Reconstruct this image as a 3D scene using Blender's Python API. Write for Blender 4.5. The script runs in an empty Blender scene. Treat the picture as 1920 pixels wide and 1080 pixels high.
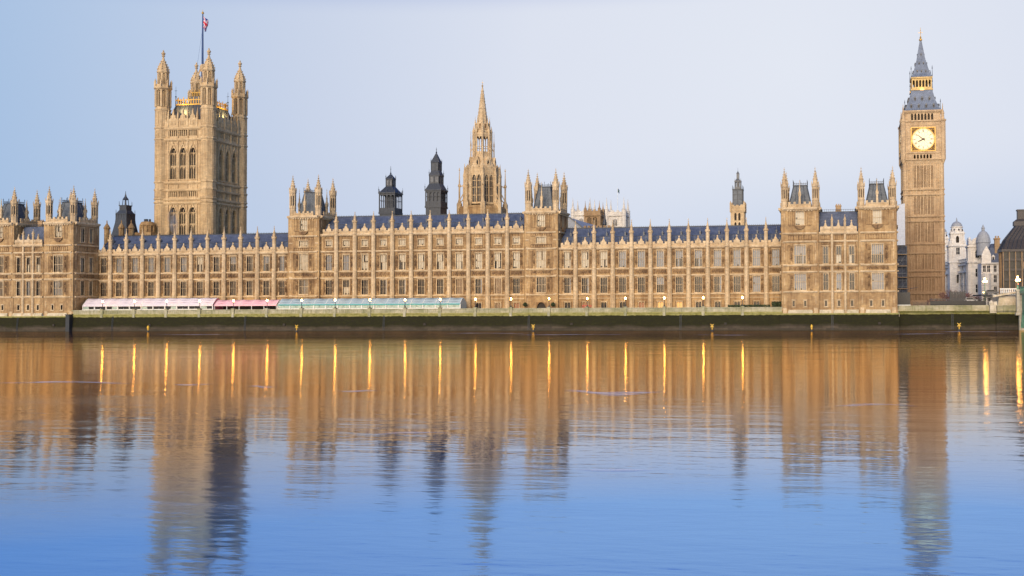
import bpy, bmesh, math, random
from math import pi, sin, cos, radians
from mathutils import Matrix, Vector
random.seed(11)
S = bpy.context.scene
COL = S.collection

# ------------------------------------------------------------------ camera
F_PX, CX = 1816.622, 1322.885
YAW, PITCH, ROLL = 0.1449, 0.022, -0.0054
CAM = Vector((0, -271.12, 7.53))
fw = Vector((-sin(YAW)*cos(PITCH), cos(YAW)*cos(PITCH), sin(PITCH)))
rt = fw.cross(Vector((0, 0, 1))).normalized()
up = rt.cross(fw)
rt, up = cos(ROLL)*rt + sin(ROLL)*up, cos(ROLL)*up - sin(ROLL)*rt
cd = bpy.data.cameras.new('camera')
cam = bpy.data.objects.new('camera', cd)
COL.objects.link(cam)
m = Matrix((rt, up, -fw)).transposed().to_4x4()
m.translation = CAM
cam.matrix_world = m
cd.sensor_width = 36
cd.lens = F_PX/1920*36
cd.shift_x = (960-CX)/1920
cd.shift_y = -(540-(568-F_PX*math.tan(PITCH)))/1920
cd.clip_start, cd.clip_end = 1, 20000
S.camera = cam

# ------------------------------------------------------------------ sky and sun
SUN_AZ = radians(183)      # compass-like: 0 = +Y, clockwise; soft light from behind the camera
SUN_EL = radians(22)
W = bpy.data.worlds.new('World'); S.world = W; W.use_nodes = True
wn, wl = W.node_tree.nodes, W.node_tree.links
wn.clear()
wo = wn.new('ShaderNodeOutputWorld'); bg = wn.new('ShaderNodeBackground')
sky = wn.new('ShaderNodeTexSky'); sky.sky_type = 'NISHITA'; sky.sun_disc = False
sky.sun_elevation = SUN_EL; sky.sun_rotation = SUN_AZ
sky.air_density = 1.0; sky.dust_density = 0.6; sky.ozone_density = 2.0
bg.inputs[1].default_value = 0.15
wl.new(sky.outputs[0], bg.inputs[0])
# pale dawn veil over the western half of the sky: palest above the clock tower, deep blue towards the zenith
tc = wn.new('ShaderNodeTexCoord'); nrm = wn.new('ShaderNodeVectorMath'); nrm.operation = 'NORMALIZE'; wl.new(tc.outputs['Generated'], nrm.inputs[0])
def wmath(op, a, b_=None, clamp=False):
    x = wn.new('ShaderNodeMath'); x.operation = op; x.use_clamp = clamp
    for i, v in enumerate((a, b_)):
        if v is None: continue
        if isinstance(v, (int, float)): x.inputs[i].default_value = v
        else: wl.new(v, x.inputs[i])
    return x.outputs[0]
def wmap(src, p0, p1, v0=0.0, v1=1.0):
    x = wn.new('ShaderNodeMapRange'); x.interpolation_type = 'SMOOTHSTEP'
    for i, v in enumerate((p0, p1, v0, v1)): x.inputs[i+1].default_value = v
    wl.new(src, x.inputs[0]); return x.outputs[0]
gd = Vector((-0.05, 0.97, 0.235)).normalized()
dt = wn.new('ShaderNodeVectorMath'); dt.operation = 'DOT_PRODUCT'; wl.new(nrm.outputs[0], dt.inputs[0]); dt.inputs[1].default_value = gd
ang = wmath('DIVIDE', wmath('ARCCOSINE', dt.outputs['Value']), pi/2, True)
cr_ = wn.new('ShaderNodeValToRGB'); wl.new(ang, cr_.inputs[0])
def lin(*c): return tuple(((v/255+.055)/1.055)**2.4 if v > 10 else v/255/12.92 for v in c)+(1,)
stops = [(0, (230, 235, 246)), (.17, (223, 229, 243)), (.30, (204, 215, 236)), (.46, (170, 196, 229)), (.62, (100, 150, 216)), (1.0, (44, 92, 180))]
el = cr_.color_ramp.elements
el[0].position, el[0].color = stops[0][0], lin(*stops[0][1]); el[1].position, el[1].color = stops[-1][0], lin(*stops[-1][1])
for ps, c_ in stops[1:-1]:
    e_ = el.new(ps); e_.color = lin(*c_)
sx_ = wn.new('ShaderNodeSeparateXYZ'); wl.new(nrm.outputs[0], sx_.inputs[0])
mx = wn.new('ShaderNodeMix'); mx.data_type = 'RGBA'        # bluer band low down
low = wmap(sx_.outputs[2], 0.02, 0.17, 1.0, 0.0)
wl.new(wmath('MULTIPLY', low, wmap(sx_.outputs[0], -0.35, 0.12, 0.2, 0.65)), mx.inputs[0])
wl.new(cr_.outputs[0], mx.inputs[6]); mx.inputs[7].default_value = lin(180, 201, 231)
mh = wn.new('ShaderNodeMix'); mh.data_type = 'RGBA'       # clear deep blue overhead
wl.new(wmap(wmath('ADD', sx_.outputs[2], wmath('MULTIPLY', ang, 0.12)), 0.303, 0.375), mh.inputs[0]); wl.new(mx.outputs[2], mh.inputs[6]); mh.inputs[7].default_value = lin(26, 104, 205)
bg2 = wn.new('ShaderNodeBackground'); wl.new(mh.outputs[2], bg2.inputs[0]); bg2.inputs[1].default_value = 0.735
ms = wn.new('ShaderNodeMixShader'); wl.new(wmap(sx_.outputs[1], -0.25, 0.30), ms.inputs[0])
wl.new(bg.outputs[0], ms.inputs[1]); wl.new(bg2.outputs[0], ms.inputs[2]); wl.new(ms.outputs[0], wo.inputs[0])
sl = bpy.data.lights.new('sun', 'SUN'); sl.energy = 2.5; sl.angle = radians(42); sl.color = (1.0, 0.80, 0.58)
so = bpy.data.objects.new('sun', sl); COL.objects.link(so)
sd = Vector((sin(SUN_AZ)*cos(SUN_EL), cos(SUN_AZ)*cos(SUN_EL), sin(SUN_EL)))
so.rotation_euler = sd.to_track_quat('Z', 'Y').to_euler()
so.location = (-120, -200, 160)
S.view_settings.view_transform = 'Standard'; S.view_settings.look = 'None'
S.view_settings.exposure = 0.4; S.view_settings.gamma = 1.0
S.cycles.use_denoising = True
S.cycles.sample_clamp_indirect = 12
S.cycles.max_bounces = 6

# ------------------------------------------------------------------ materials
MATS = {}
def mat(name):
    mt = bpy.data.materials.new(name); mt.use_nodes = True
    MATS[name] = mt
    nt = mt.node_tree
    return mt, nt.nodes, nt.links, nt.nodes['Principled BSDF']

def mixc(n, l, fac, a, b, mode='MIX'):
    x = n.new('ShaderNodeMix'); x.data_type = 'RGBA'; x.blend_type = mode
    for sock, v in ((x.inputs[0], fac), (x.inputs[6], a), (x.inputs[7], b)):
        if isinstance(v, (int, float)): sock.default_value = v
        elif isinstance(v, tuple): sock.default_value = (*v, 1)
        else: l.new(v, sock)
    return x.outputs[2]

def ramp(n, l, src, p0, p1, v0=0.0, v1=1.0):
    r = n.new('ShaderNodeMapRange'); r.inputs[1].default_value = p0; r.inputs[2].default_value = p1
    r.inputs[3].default_value = v0; r.inputs[4].default_value = v1
    l.new(src, r.inputs[0]); return r.outputs[0]

def noise(n, l, vec, scale, detail=4, rough=0.6, sx=1, sy=1, sz=1):
    mp = n.new('ShaderNodeMapping'); mp.inputs[3].default_value = (sx, sy, sz); l.new(vec, mp.inputs[0])
    t = n.new('ShaderNodeTexNoise'); t.inputs['Scale'].default_value = scale
    t.inputs['Detail'].default_value = detail; t.inputs['Roughness'].default_value = rough
    l.new(mp.outputs[0], t.inputs['Vector']); return t.outputs[0]

def stone(name, base, dark, light, grime=0.5, courses=0.42, block=0.9, bump=0.25, rough=0.85):
    """weathered ashlar: mottled blocks, fine grain and run-down stains"""
    mt, n, l, p = mat(name)
    g = n.new('ShaderNodeNewGeometry').outputs['Position']
    big = noise(n, l, g, 0.22, 5, 0.6)
    mid = noise(n, l, g, 1.3, 4, 0.65)
    run = noise(n, l, g, 1.0, 4, 0.6, 1.3, 1.3, 0.16)
    fine = noise(n, l, g, 6.0, 3, 0.7)
    # ashlar courses on (x+y, z)
    sp = n.new('ShaderNodeSeparateXYZ'); l.new(g, sp.inputs[0])
    ad = n.new('ShaderNodeMath'); ad.operation = 'ADD'; l.new(sp.outputs[0], ad.inputs[0]); l.new(sp.outputs[1], ad.inputs[1])
    cb = n.new('ShaderNodeCombineXYZ'); l.new(ad.outputs[0], cb.inputs[0]); l.new(sp.outputs[2], cb.inputs[1])
    br = n.new('ShaderNodeTexBrick'); l.new(cb.outputs[0], br.inputs['Vector'])
    br.inputs['Scale'].default_value = 1.0; br.inputs['Brick Width'].default_value = block; br.inputs['Row Height'].default_value = courses
    br.inputs['Mortar Size'].default_value = 0.012
    br.inputs['Color1'].default_value = (0.80, 0.80, 0.80, 1); br.inputs['Color2'].default_value = (1.12, 1.10, 1.06, 1)
    br.inputs['Mortar'].default_value = (0.62, 0.60, 0.58, 1)
    c = mixc(n, l, ramp(n, l, mid, 0.32, 0.68), base, light)
    c = mixc(n, l, ramp(n, l, big, 0.40, 0.66, 0, grime), c, dark)
    c = mixc(n, l, ramp(n, l, run, 0.49, 0.68, 0, grime), c, dark)
    c = mixc(n, l, 0.75, c, br.outputs['Color'], 'MULTIPLY')
    c = mixc(n, l, ramp(n, l, fine, 0.3, 0.7, 0.0, 0.22), c, dark)
    l.new(c, p.inputs['Base Color']); p.inputs['Roughness'].default_value = rough
    bp = n.new('ShaderNodeBump'); bp.inputs['Strength'].default_value = bump; bp.inputs['Distance'].default_value = 0.12
    l.new(fine, bp.inputs['Height']); l.new(bp.outputs[0], p.inputs['Normal'])
    return mt

def plain(name, c, rough=0.6, metal=0.0, var=0.25, scale=2.0, emit=None, estr=0.0, spec=0.5):
    mt, n, l, p = mat(name)
    g = n.new('ShaderNodeNewGeometry').outputs['Position']
    nz = noise(n, l, g, scale, 4)
    dk = tuple(x*(1-var) for x in c); lt = tuple(min(1, x*(1+var)) for x in c)
    l.new(mixc(n, l, ramp(n, l, nz, 0.3, 0.7), dk, lt), p.inputs['Base Color'])
    p.inputs['Roughness'].default_value = rough; p.inputs['Metallic'].default_value = metal
    p.inputs['Specular IOR Level'].default_value = spec
    if emit:
        p.inputs['Emission Color'].default_value = (*emit, 1); p.inputs['Emission Strength'].default_value = estr
    return mt

STONE = stone('honey_limestone', (0.385, 0.240, 0.105), (0.15, 0.076, 0.030), (0.49, 0.330, 0.16), 0.7)
STONE_P = stone('pale_limestone', (0.55, 0.405, 0.24), (0.26, 0.16, 0.075), (0.63, 0.485, 0.315), 0.5)
CARVE = stone('carved_limestone', (0.205, 0.110, 0.045), (0.060, 0.028, 0.012), (0.38, 0.24, 0.115), 0.8, 0.25, 0.3, 0.6)  # set dark so that shade among the carving sits in its colour
VSTONE = stone('tower_limestone', (0.53, 0.375, 0.205), (0.27, 0.165, 0.08), (0.61, 0.46, 0.28), 0.45)
WHITE = stone('portland_stone', (0.74, 0.69, 0.64), (0.46, 0.41, 0.37), (0.80, 0.76, 0.72), 0.35)
ABBEY = stone('pale_abbey_stone', (0.62, 0.57, 0.52), (0.38, 0.34, 0.31), (0.68, 0.65, 0.61), 0.5)
TAN = stone('brown_church_stone', (0.36, 0.23, 0.12), (0.18, 0.11, 0.06), (0.44, 0.30, 0.17), 0.5)
PLINTH = stone('plinth_stone', (0.56, 0.47, 0.35), (0.24, 0.20, 0.10), (0.62, 0.55, 0.45), 0.5)

def clock_stone():
    """limestone sooted brown over the lower storeys"""
    mt = stone('clock_tower_limestone', (0.50, 0.35, 0.20), (0.22, 0.13, 0.07), (0.58, 0.43, 0.27), 0.4)
    n, l = mt.node_tree.nodes, mt.node_tree.links; p = n['Principled BSDF']
    src = p.inputs['Base Color'].links[0].from_socket
    g = n.new('ShaderNodeNewGeometry').outputs['Position']
    sp = n.new('ShaderNodeSeparateXYZ'); l.new(g, sp.inputs[0])
    nz = noise(n, l, g, 0.35, 5, 0.7, 1.6, 1.6, 0.35)
    a = n.new('ShaderNodeMath'); a.operation = 'MULTIPLY_ADD'; l.new(nz, a.inputs[0]); a.inputs[1].default_value = 34.0
    l.new(sp.outputs[2], a.inputs[2])
    f = ramp(n, l, a.outputs[0], 34, 62, 0.74, 0.0)
    l.new(mixc(n, l, f, src, (0.17, 0.095, 0.05)), p.inputs['Base Color'])
    return mt
CLOCKST = clock_stone()

def slate(name, c0, c1, rough=0.38):
    mt, n, l, p = mat(name)
    g = n.new('ShaderNodeNewGeometry').outputs['Position']
    sp = n.new('ShaderNodeSeparateXYZ'); l.new(g, sp.inputs[0])
    ad = n.new('ShaderNodeMath'); ad.operation = 'ADD'; l.new(sp.outputs[0], ad.inputs[0]); l.new(sp.outputs[1], ad.inputs[1])
    cb = n.new('ShaderNodeCombineXYZ'); l.new(ad.outputs[0], cb.inputs[0]); l.new(sp.outputs[2], cb.inputs[1])
    br = n.new('ShaderNodeTexBrick'); l.new(cb.outputs[0], br.inputs['Vector'])
    br.inputs['Scale'].default_value = 1.0; br.inputs['Brick Width'].default_value = 0.75; br.inputs['Row Height'].default_value = 0.45
    br.inputs['Mortar Size'].default_value = 0.03
    br.inputs['Color1'].default_value = (*c0, 1); br.inputs['Color2'].default_value = (*c1, 1)
    br.inputs['Mortar'].default_value = (c0[0]*.4, c0[1]*.4, c0[2]*.4, 1)
    nz = noise(n, l, g, 0.5, 5, 0.7)
    l.new(mixc(n, l, ramp(n, l, nz, 0.35, 0.7, 0, 0.5), br.outputs['Color'], tuple(x*1.6 for x in c1)), p.inputs['Base Color'])
    p.inputs['Roughness'].default_value = rough; p.inputs['Specular IOR Level'].default_value = 0.25
    return mt
SLATE = slate('blue_slate', (0.050, 0.062, 0.100), (0.082, 0.098, 0.145), 0.55)
SLATE_T = slate('pale_blue_spire_slate', (0.095, 0.115, 0.165), (0.14, 0.165, 0.22), 0.5)
SLATE_G = slate('grey_slate', (0.060, 0.070, 0.085), (0.10, 0.11, 0.125), 0.5)
IRON = plain('dark_cast_iron', (0.022, 0.027, 0.040), 0.5, 0.0, 0.4)
IRON_G = plain('grey_lead', (0.085, 0.088, 0.098), 0.5, 0.0, 0.4)
LEAD = plain('pale_lead_roof', (0.30, 0.31, 0.34), 0.7, 0.0, 0.2, spec=0.15)
GOLD = plain('gilding', (0.46, 0.27, 0.060), 0.45, 0.4, 0.35)
GILT = plain('gilded_lantern_stone', (0.46, 0.31, 0.115), 0.6, 0.1, 0.3)
BLACK = plain('black_paint', (0.015, 0.015, 0.018), 0.5)
HANDS = plain('dark_clock_hand', (0.05, 0.02, 0.01), 0.6)
GLASS = plain('dark_window_glass', (0.016, 0.016, 0.022), 0.15, 0.0, 0.5, 1.0, spec=0.25)
BLIND = plain('blind_and_sky_pane', (0.45, 0.385, 0.28), 0.5, 0.0, 0.12, 1.0)  # pale blind colour doubles as bright sky mirrored in the panes
BLIND_B = plain('cool_blind_and_sky_pane', (0.17, 0.17, 0.175), 0.4, 0.0, 0.15, 1.0)
LITWIN = plain('lit_window', (0.5, 0.28, 0.1), 0.5, 0, 0.1, 1.0, (1.0, 0.48, 0.12), 0.35)
GLIM = plain('dim_lit_window', (0.10, 0.06, 0.03), 0.5, 0, 0.6, 1.0, (1.0, 0.50, 0.18), 0.10)
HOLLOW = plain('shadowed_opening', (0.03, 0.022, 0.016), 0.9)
TENTW = plain('white_tent_fabric', (0.60, 0.53, 0.58), 0.55, 0, 0.05)
TENTP = plain('pink_tent_fabric', (0.72, 0.40, 0.46), 0.6, 0, 0.08)
TENTR = plain('rose_tent_fabric', (0.50, 0.14, 0.20), 0.6, 0, 0.08)
TENTT = plain('teal_tent_trim', (0.05, 0.28, 0.29), 0.5, 0, 0.08)
TENTG = plain('pale_blue_tent_fabric', (0.31, 0.39, 0.44), 0.5, 0, 0.1)
FRAMEW = plain('white_frame_paint', (0.62, 0.62, 0.60), 0.4, 0, 0.05)
TPANE = plain('tent_window_film', (0.30, 0.38, 0.34), 0.12, 0, 0.3)
DOORW = plain('varnished_oak_door', (0.28, 0.12, 0.05), 0.5, 0, 0.3)
YELLOW = plain('marker_yellow_paint', (0.62, 0.36, 0.03), 0.45, 0, 0.1)
GREENP = plain('bridge_green_paint', (0.13, 0.26, 0.16), 0.5, 0, 0.2)
BRONZE = plain('dark_bronze', (0.035, 0.028, 0.028), 0.5, 0.2, 0.4)
WRAP = plain('grey_scaffold_sheeting', (0.42, 0.44, 0.50), 0.6, 0, 0.12)
NET = plain('dark_scaffold_netting', (0.035, 0.04, 0.06), 0.8, 0, 0.6, 1.5)
LEAF = plain('hedge_leaves', (0.035, 0.055, 0.020), 0.7, 0, 0.5)
TWIG = plain('bare_twigs', (0.15, 0.070, 0.062), 0.8, 0, 0.35)
GROUND = plain('paving', (0.16, 0.14, 0.115), 0.9, 0, 0.3, 0.4)
ASPHALT = plain('asphalt', (0.05, 0.05, 0.052), 0.9, 0, 0.3, 0.5)
GLOBE = plain('lit_lamp_globe', (0.9, 0.8, 0.6), 0.5, 0, 0.02, 1.0, (1.0, 0.50, 0.12), 60.0)
GLOBE_B = plain('lit_bridge_lantern', (0.9, 0.8, 0.6), 0.5, 0, 0.02, 1.0, (1.0, 0.48, 0.13), 35.0)
REDL = plain('red_signal_lens', (0.8, 0.05, 0.02), 0.4, 0, 0.02, 1.0, (1.0, 0.04, 0.02), 30.0)
DIAL = plain('lit_opal_dial', (0.05, 0.05, 0.04), 0.4, 0, 0.03, 1.0, (1.0, 0.78, 0.44), 1.02)
FLAGR = plain('red_bunting', (0.55, 0.03, 0.05), 0.7, 0, 0.1)
FLAGB = plain('blue_bunting', (0.03, 0.06, 0.28), 0.7, 0, 0.1)
FLAGW = plain('white_bunting', (0.80, 0.76, 0.78), 0.7, 0, 0.05)
POLE = plain('blue_pole_paint', (0.02, 0.05, 0.15), 0.4, 0, 0.1)

def wall_mat():
    """river wall: weed, tide line and mud, with their own ragged edges"""
    mt, n, l, p = mat('tidal_river_wall')
    g = n.new('ShaderNodeNewGeometry').outputs['Position']
    sp = n.new('ShaderNodeSeparateXYZ'); l.new(g, sp.inputs[0])
    big = noise(n, l, g, 0.09, 5, 0.65, 1, 1, 2.0)
    mid = noise(n, l, g, 0.8, 5, 0.7, 1, 1, 2.2)
    fine = noise(n, l, g, 4.0, 4, 0.7)
    def jit(amp, src):
        a = n.new('ShaderNodeMath'); a.operation = 'MULTIPLY_ADD'; l.new(src, a.inputs[0]); a.inputs[1].default_value = amp
        l.new(sp.outputs[2], a.inputs[2]); return a.outputs[0]
    stonec = mixc(n, l, ramp(n, l, mid, 0.3, 0.7), (0.050, 0.039, 0.029), (0.098, 0.078, 0.060))
    stonec = mixc(n, l, ramp(n, l, fine, 0.35, 0.65, 0, 0.4), stonec, (0.06, 0.045, 0.03))
    cb = n.new('ShaderNodeCombineXYZ'); l.new(sp.outputs[0], cb.inputs[0]); l.new(sp.outputs[2], cb.inputs[1])
    br = n.new('ShaderNodeTexBrick'); l.new(cb.outputs[0], br.inputs['Vector']); br.inputs['Scale'].default_value = 1.0
    br.inputs['Brick Width'].default_value = 2.2; br.inputs['Row Height'].default_value = 0.7; br.inputs['Mortar Size'].default_value = 0.03
    br.inputs['Color1'].default_value = (.7, .7, .7, 1); br.inputs['Color2'].default_value = (1.25, 1.2, 1.15, 1); br.inputs['Mortar'].default_value = (.35, .35, .33, 1)
    stonec = mixc(n, l, 0.8, stonec, br.outputs['Color'], 'MULTIPLY')
    weed = mixc(n, l, ramp(n, l, mid, 0.3, 0.7), (0.009, 0.009, 0.004), (0.028, 0.026, 0.010))
    p.inputs['Specular IOR Level'].default_value = 0.08
    f = ramp(n, l, jit(3.0, big), 2.1, 3.3)
    f2 = n.new('ShaderNodeMath'); f2.operation = 'MULTIPLY_ADD'; l.new(mid, f2.inputs[0]); f2.inputs[1].default_value = 1.3
    f2.inputs[2].default_value = -0.65; 
    f3 = n.new('ShaderNodeMath'); f3.operation = 'ADD'; f3.use_clamp = True; l.new(f, f3.inputs[0]); l.new(f2.outputs[0], f3.inputs[1])
    c = mixc(n, l, f3.outputs[0], stonec, weed)
    wet = ramp(n, l, jit(0.6, mid), 0.35, 1.0, 0.75, 0.0)
    c = mixc(n, l, wet, c, (0.035, 0.030, 0.018))
    algae = mixc(n, l, ramp(n, l, mid, 0.35, 0.7), (0.17, 0.155, 0.035), (0.33, 0.29, 0.12))
    top = ramp(n, l, jit(0.5, mid), 4.40, 4.55)
    c = mixc(n, l, top, c, algae)
    l.new(c, p.inputs['Base Color']); p.inputs['Roughness'].default_value = 0.75
    bp = n.new('ShaderNodeBump'); bp.inputs['Strength'].default_value = 0.6; bp.inputs['Distance'].default_value = 0.2
    l.new(mid, bp.inputs['Height']); l.new(bp.outputs[0], p.inputs['Normal'])
    return mt
RWALL = wall_mat()
PARAPET = stone('algae_stained_parapet', (0.36, 0.31, 0.20), (0.15, 0.15, 0.055), (0.47, 0.42, 0.31), 0.7, 0.4, 1.4)

def water_mat():
    mt, n, l, p = mat('river_water')
    g = n.new('ShaderNodeNewGeometry').outputs['Position']
    p.inputs['Base Color'].default_value = (0.0, 0.09, 0.38, 1)
    p.inputs['Specular IOR Level'].default_value = 0.0; p.inputs['Roughness'].default_value = 0.9
    # slow current bands: smooth slicks between ruffled water
    band = noise(n, l, g, 0.03, 3, 0.5, 0.35, 2.2, 1)
    ro = ramp(n, l, band, 0.40, 0.62, 0.05, 0.105)
    w1 = noise(n, l, g, 0.55, 3, 0.55, 0.30, 1.0, 1)
    w2 = noise(n, l, g, 1.9, 3, 0.55, 0.35, 1.0, 1)
    w3 = noise(n, l, g, 0.12, 2, 0.5, 0.35, 1.0, 1)
    def addm(a, b, k):
        x = n.new('ShaderNodeMath'); x.operation = 'MULTIPLY_ADD'; l.new(b, x.inputs[0]); x.inputs[1].default_value = k; l.new(a, x.inputs[2]); return x.outputs[0]
    hgt = addm(addm(w1, w2, 0.30), w3, 1.6)
    bp = n.new('ShaderNodeBump'); bp.inputs['Strength'].default_value = 1.0
    bp.inputs['Distance'].default_value = 0.032
    l.new(hgt, bp.inputs['Height']); l.new(bp.outputs[0], p.inputs['Normal'])
    gl = n.new('ShaderNodeBsdfGlossy'); gl.inputs['Color'].default_value = (1.0, 0.94, 0.83, 1)
    l.new(ro, gl.inputs['Roughness']); l.new(bp.outputs[0], gl.inputs['Normal'])
    lg = n.new('ShaderNodeLayerWeight'); lg.inputs[0].default_value = 0.5
    l.new(mixc(n, l, ramp(n, l, lg.outputs['Facing'], 0.80, 0.93), (0.34, 0.57, 0.90), (0.97, 0.74, 0.43)), gl.inputs['Color'])   # gold at grazing angles, sky blue when steeper, painted into the reflection tint
    # mirror-like at grazing angles, elsewhere a blue base colour standing in for reflected sky
    lw = n.new('ShaderNodeLayerWeight'); lw.inputs[0].default_value = 0.5; l.new(bp.outputs[0], lw.inputs['Normal'])
    mx = n.new('ShaderNodeMixShader'); l.new(ramp(n, l, lw.outputs['Facing'], 0.72, 0.875, 0.66, 0.97), mx.inputs[0])
    l.new(p.outputs[0], mx.inputs[1]); l.new(gl.outputs[0], mx.inputs[2])
    l.new(mx.outputs[0], n['Material Output'].inputs['Surface'])
    return mt
WATER = water_mat()

# ------------------------------------------------------------------ mesh builder
class MB:
    def __init__(s):
        s.v = []; s.f = []; s.mi = []; s.cur = 0
        s.at()
    def at(s, x=0, y=0, z=0, r=0):
        s.o = (x, y, z); s.c, s.s = cos(r), sin(r); return s
    def P(s, x, y, z):
        s.v.append((s.o[0]+s.c*x-s.s*y, s.o[1]+s.s*x+s.c*y, s.o[2]+z)); return len(s.v)-1
    def F(s, *i):
        s.f.append(i); s.mi.append(s.cur)
    def quad(s, a, b, c, d):
        s.F(s.P(*a), s.P(*b), s.P(*c), s.P(*d))
    def box(s, x0, x1, y0, y1, z0, z1):
        p = [s.P(x, y, z) for z in (z0, z1) for y in (y0, y1) for x in (x0, x1)]
        for i in ((0,2,3,1),(4,5,7,6),(0,1,5,4),(2,6,7,3),(0,4,6,2),(1,3,7,5)): s.F(*[p[k] for k in i])
        return s
    def cbox(s, x, y, z, w, d, h):      # centred in x,y, standing on z
        return s.box(x-w/2, x+w/2, y-d/2, y+d/2, z, z+h)
    def rings(s, cx, cy, prof, n=8, rot=None, cap=True):
        """lathe of (radius, z) pairs with n sides"""
        if rot is None: rot = pi/n
        prev = None
        for k, (r, z) in enumerate(prof):
            if r <= 1e-6: ring = [s.P(cx, cy, z)]
            else: ring = [s.P(cx+r*cos(rot+2*pi*i/n), cy+r*sin(rot+2*pi*i/n), z) for i in range(n)]
            if prev is not None:
                for i in range(n):
                    j = (i+1) % n
                    if len(prev) == 1 and len(ring) == 1: break
                    if len(prev) == 1: s.F(prev[0], ring[j], ring[i])
                    elif len(ring) == 1: s.F(prev[i], prev[j], ring[0])
                    else: s.F(prev[i], prev[j], ring[j], ring[i])
            if cap and k == 0 and len(ring) > 2: s.F(*ring[::-1])
            prev = ring
        if cap and len(prev) > 2: s.F(*prev)
        return s
    def ext(s, pts, y0, y1):
        """polygon in (x,z) extruded from y0 to y1"""
        a = [s.P(x, y0, z) for x, z in pts]; b = [s.P(x, y1, z) for x, z in pts]
        s.F(*a); s.F(*b[::-1])
        for i in range(len(pts)):
            j = (i+1) % len(pts); s.F(a[j], a[i], b[i], b[j])
        return s
    def frust(s, x0, x1, y0, y1, z0, X0, X1, Y0, Y1, z1):
        a = [s.P(x0,y0,z0), s.P(x1,y0,z0), s.P(x1,y1,z0), s.P(x0,y1,z0)]
        b = [s.P(X0,Y0,z1), s.P(X1,Y0,z1), s.P(X1,Y1,z1), s.P(X0,Y1,z1)]
        for i in range(4):
            j = (i+1) % 4; s.F(a[i], a[j], b[j], b[i])
        s.F(*b); s.F(*a[::-1]); return s
    def bar(s, p, q, w):
        p, q = Vector(p), Vector(q); d = (q-p).normalized()
        a = d.cross(Vector((0, 0, 1)))
        if a.length < 1e-3: a = Vector((1, 0, 0))
        a.normalize(); b = d.cross(a)
        r = []
        for e, ww in ((p, w), (q, w)):
            r.append([s.P(*(e+a*ww/2*i+b*ww/2*j)) for i, j in ((1,1),(-1,1),(-1,-1),(1,-1))])
        for i in range(4):
            j = (i+1) % 4; s.F(r[0][i], r[0][j], r[1][j], r[1][i])
        s.F(*r[0][::-1]); s.F(*r[1]); return s
    def mesh(s, name, mats, off=(0,0,0)):
        me = bpy.data.meshes.new(name)
        me.from_pydata([(a-off[0], b-off[1], c-off[2]) for a, b, c in s.v], [], s.f)
        for mt in (mats if isinstance(mats, (list, tuple)) else [mats]): me.materials.append(mt)
        me.polygons.foreach_set('material_index', s.mi)
        me.update(); return me

def wall(mb, x0, x1, z0, z1, ops=(), depth=0.45, y=0.0):
    """front skin at local y (facing -y) with openings (xa,xb,za,zb) and their reveals"""
    xs = sorted({x0, x1, *[min(max(o[i], x0), x1) for o in ops for i in (0, 1)]})
    zs = sorted({z0, z1, *[min(max(o[i], z0), z1) for o in ops for i in (2, 3)]})
    for i in range(len(xs)-1):
        for j in range(len(zs)-1):
            cx, cz = (xs[i]+xs[i+1])/2, (zs[j]+zs[j+1])/2
            if any(o[0] < cx < o[1] and o[2] < cz < o[3] for o in ops): continue
            mb.quad((xs[i], y, zs[j]), (xs[i+1], y, zs[j]), (xs[i+1], y, zs[j+1]), (xs[i], y, zs[j+1]))
    for a, b, c, d in ops:
        mb.quad((a, y, c), (a, y+depth, c), (a, y+depth, d), (a, y, d))
        mb.quad((b, y, c), (b, y, d), (b, y+depth, d), (b, y+depth, c))
        mb.quad((a, y, c), (b, y, c), (b, y+depth, c), (a, y+depth, c))
        mb.quad((a, y, d), (a, y+depth, d), (b, y+depth, d), (b, y, d))

def archfill(mb, xc, w, zs, zt, y0, y1, steps=8, k=1.0):
    """masonry between a pointed arch (springing zs) and the flat head zt of an opening of width w"""
    def arch(t):   # t in -1..1
        a = abs(t)
        return zs + (zt-zs)*(1-a**1.9)**0.62*k
    for i in range(steps):
        t0, t1 = -1+2*i/steps, -1+2*(i+1)/steps
        xa, xb = xc+t0*w/2, xc+t1*w/2
        za, zb = min(arch(t0), zt-0.01), min(arch(t1), zt-0.01)
        mb.quad((xa, y0, za), (xb, y0, zb), (xb, y0, zt), (xa, y0, zt))
        mb.quad((xa, y0, za), (xa, y1, za), (xb, y1, zb), (xb, y0, zb))

# ------------------------------------------------------------------ objects
WL = {}      # world location of every parent
def link(o, parent, wloc):
    COL.objects.link(o)
    if parent is not None:
        o.parent = parent; pw = WL[parent.name]
        o.location = tuple(wloc[i]-pw[i] for i in range(3))
    else: o.location = wloc
    WL[o.name] = tuple(wloc)
    return o
def thing(name, label, cat, loc, group=None, kind=None):
    o = bpy.data.objects.new(name, None); o.empty_display_size = 1
    link(o, None, loc); o['label'] = label; o['category'] = cat
    if group: o['group'] = group
    if kind: o['kind'] = kind
    return o
def part(name, mb, mats, parent, label=None):
    """mesh given in world coordinates, under parent"""
    off = WL[parent.name]
    o = bpy.data.objects.new(name, mb.mesh(name, mats, off))
    link(o, parent, off)
    if label: o['label'] = label
    return o
def solo(name, mb, mats, loc, label=None, cat=None, group=None, kind=None):
    o = bpy.data.objects.new(name, mb.mesh(name, mats, loc)); link(o, None, loc)
    if label: o['label'] = label
    if cat: o['category'] = cat
    if group: o['group'] = group
    if kind: o['kind'] = kind
    return o
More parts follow.
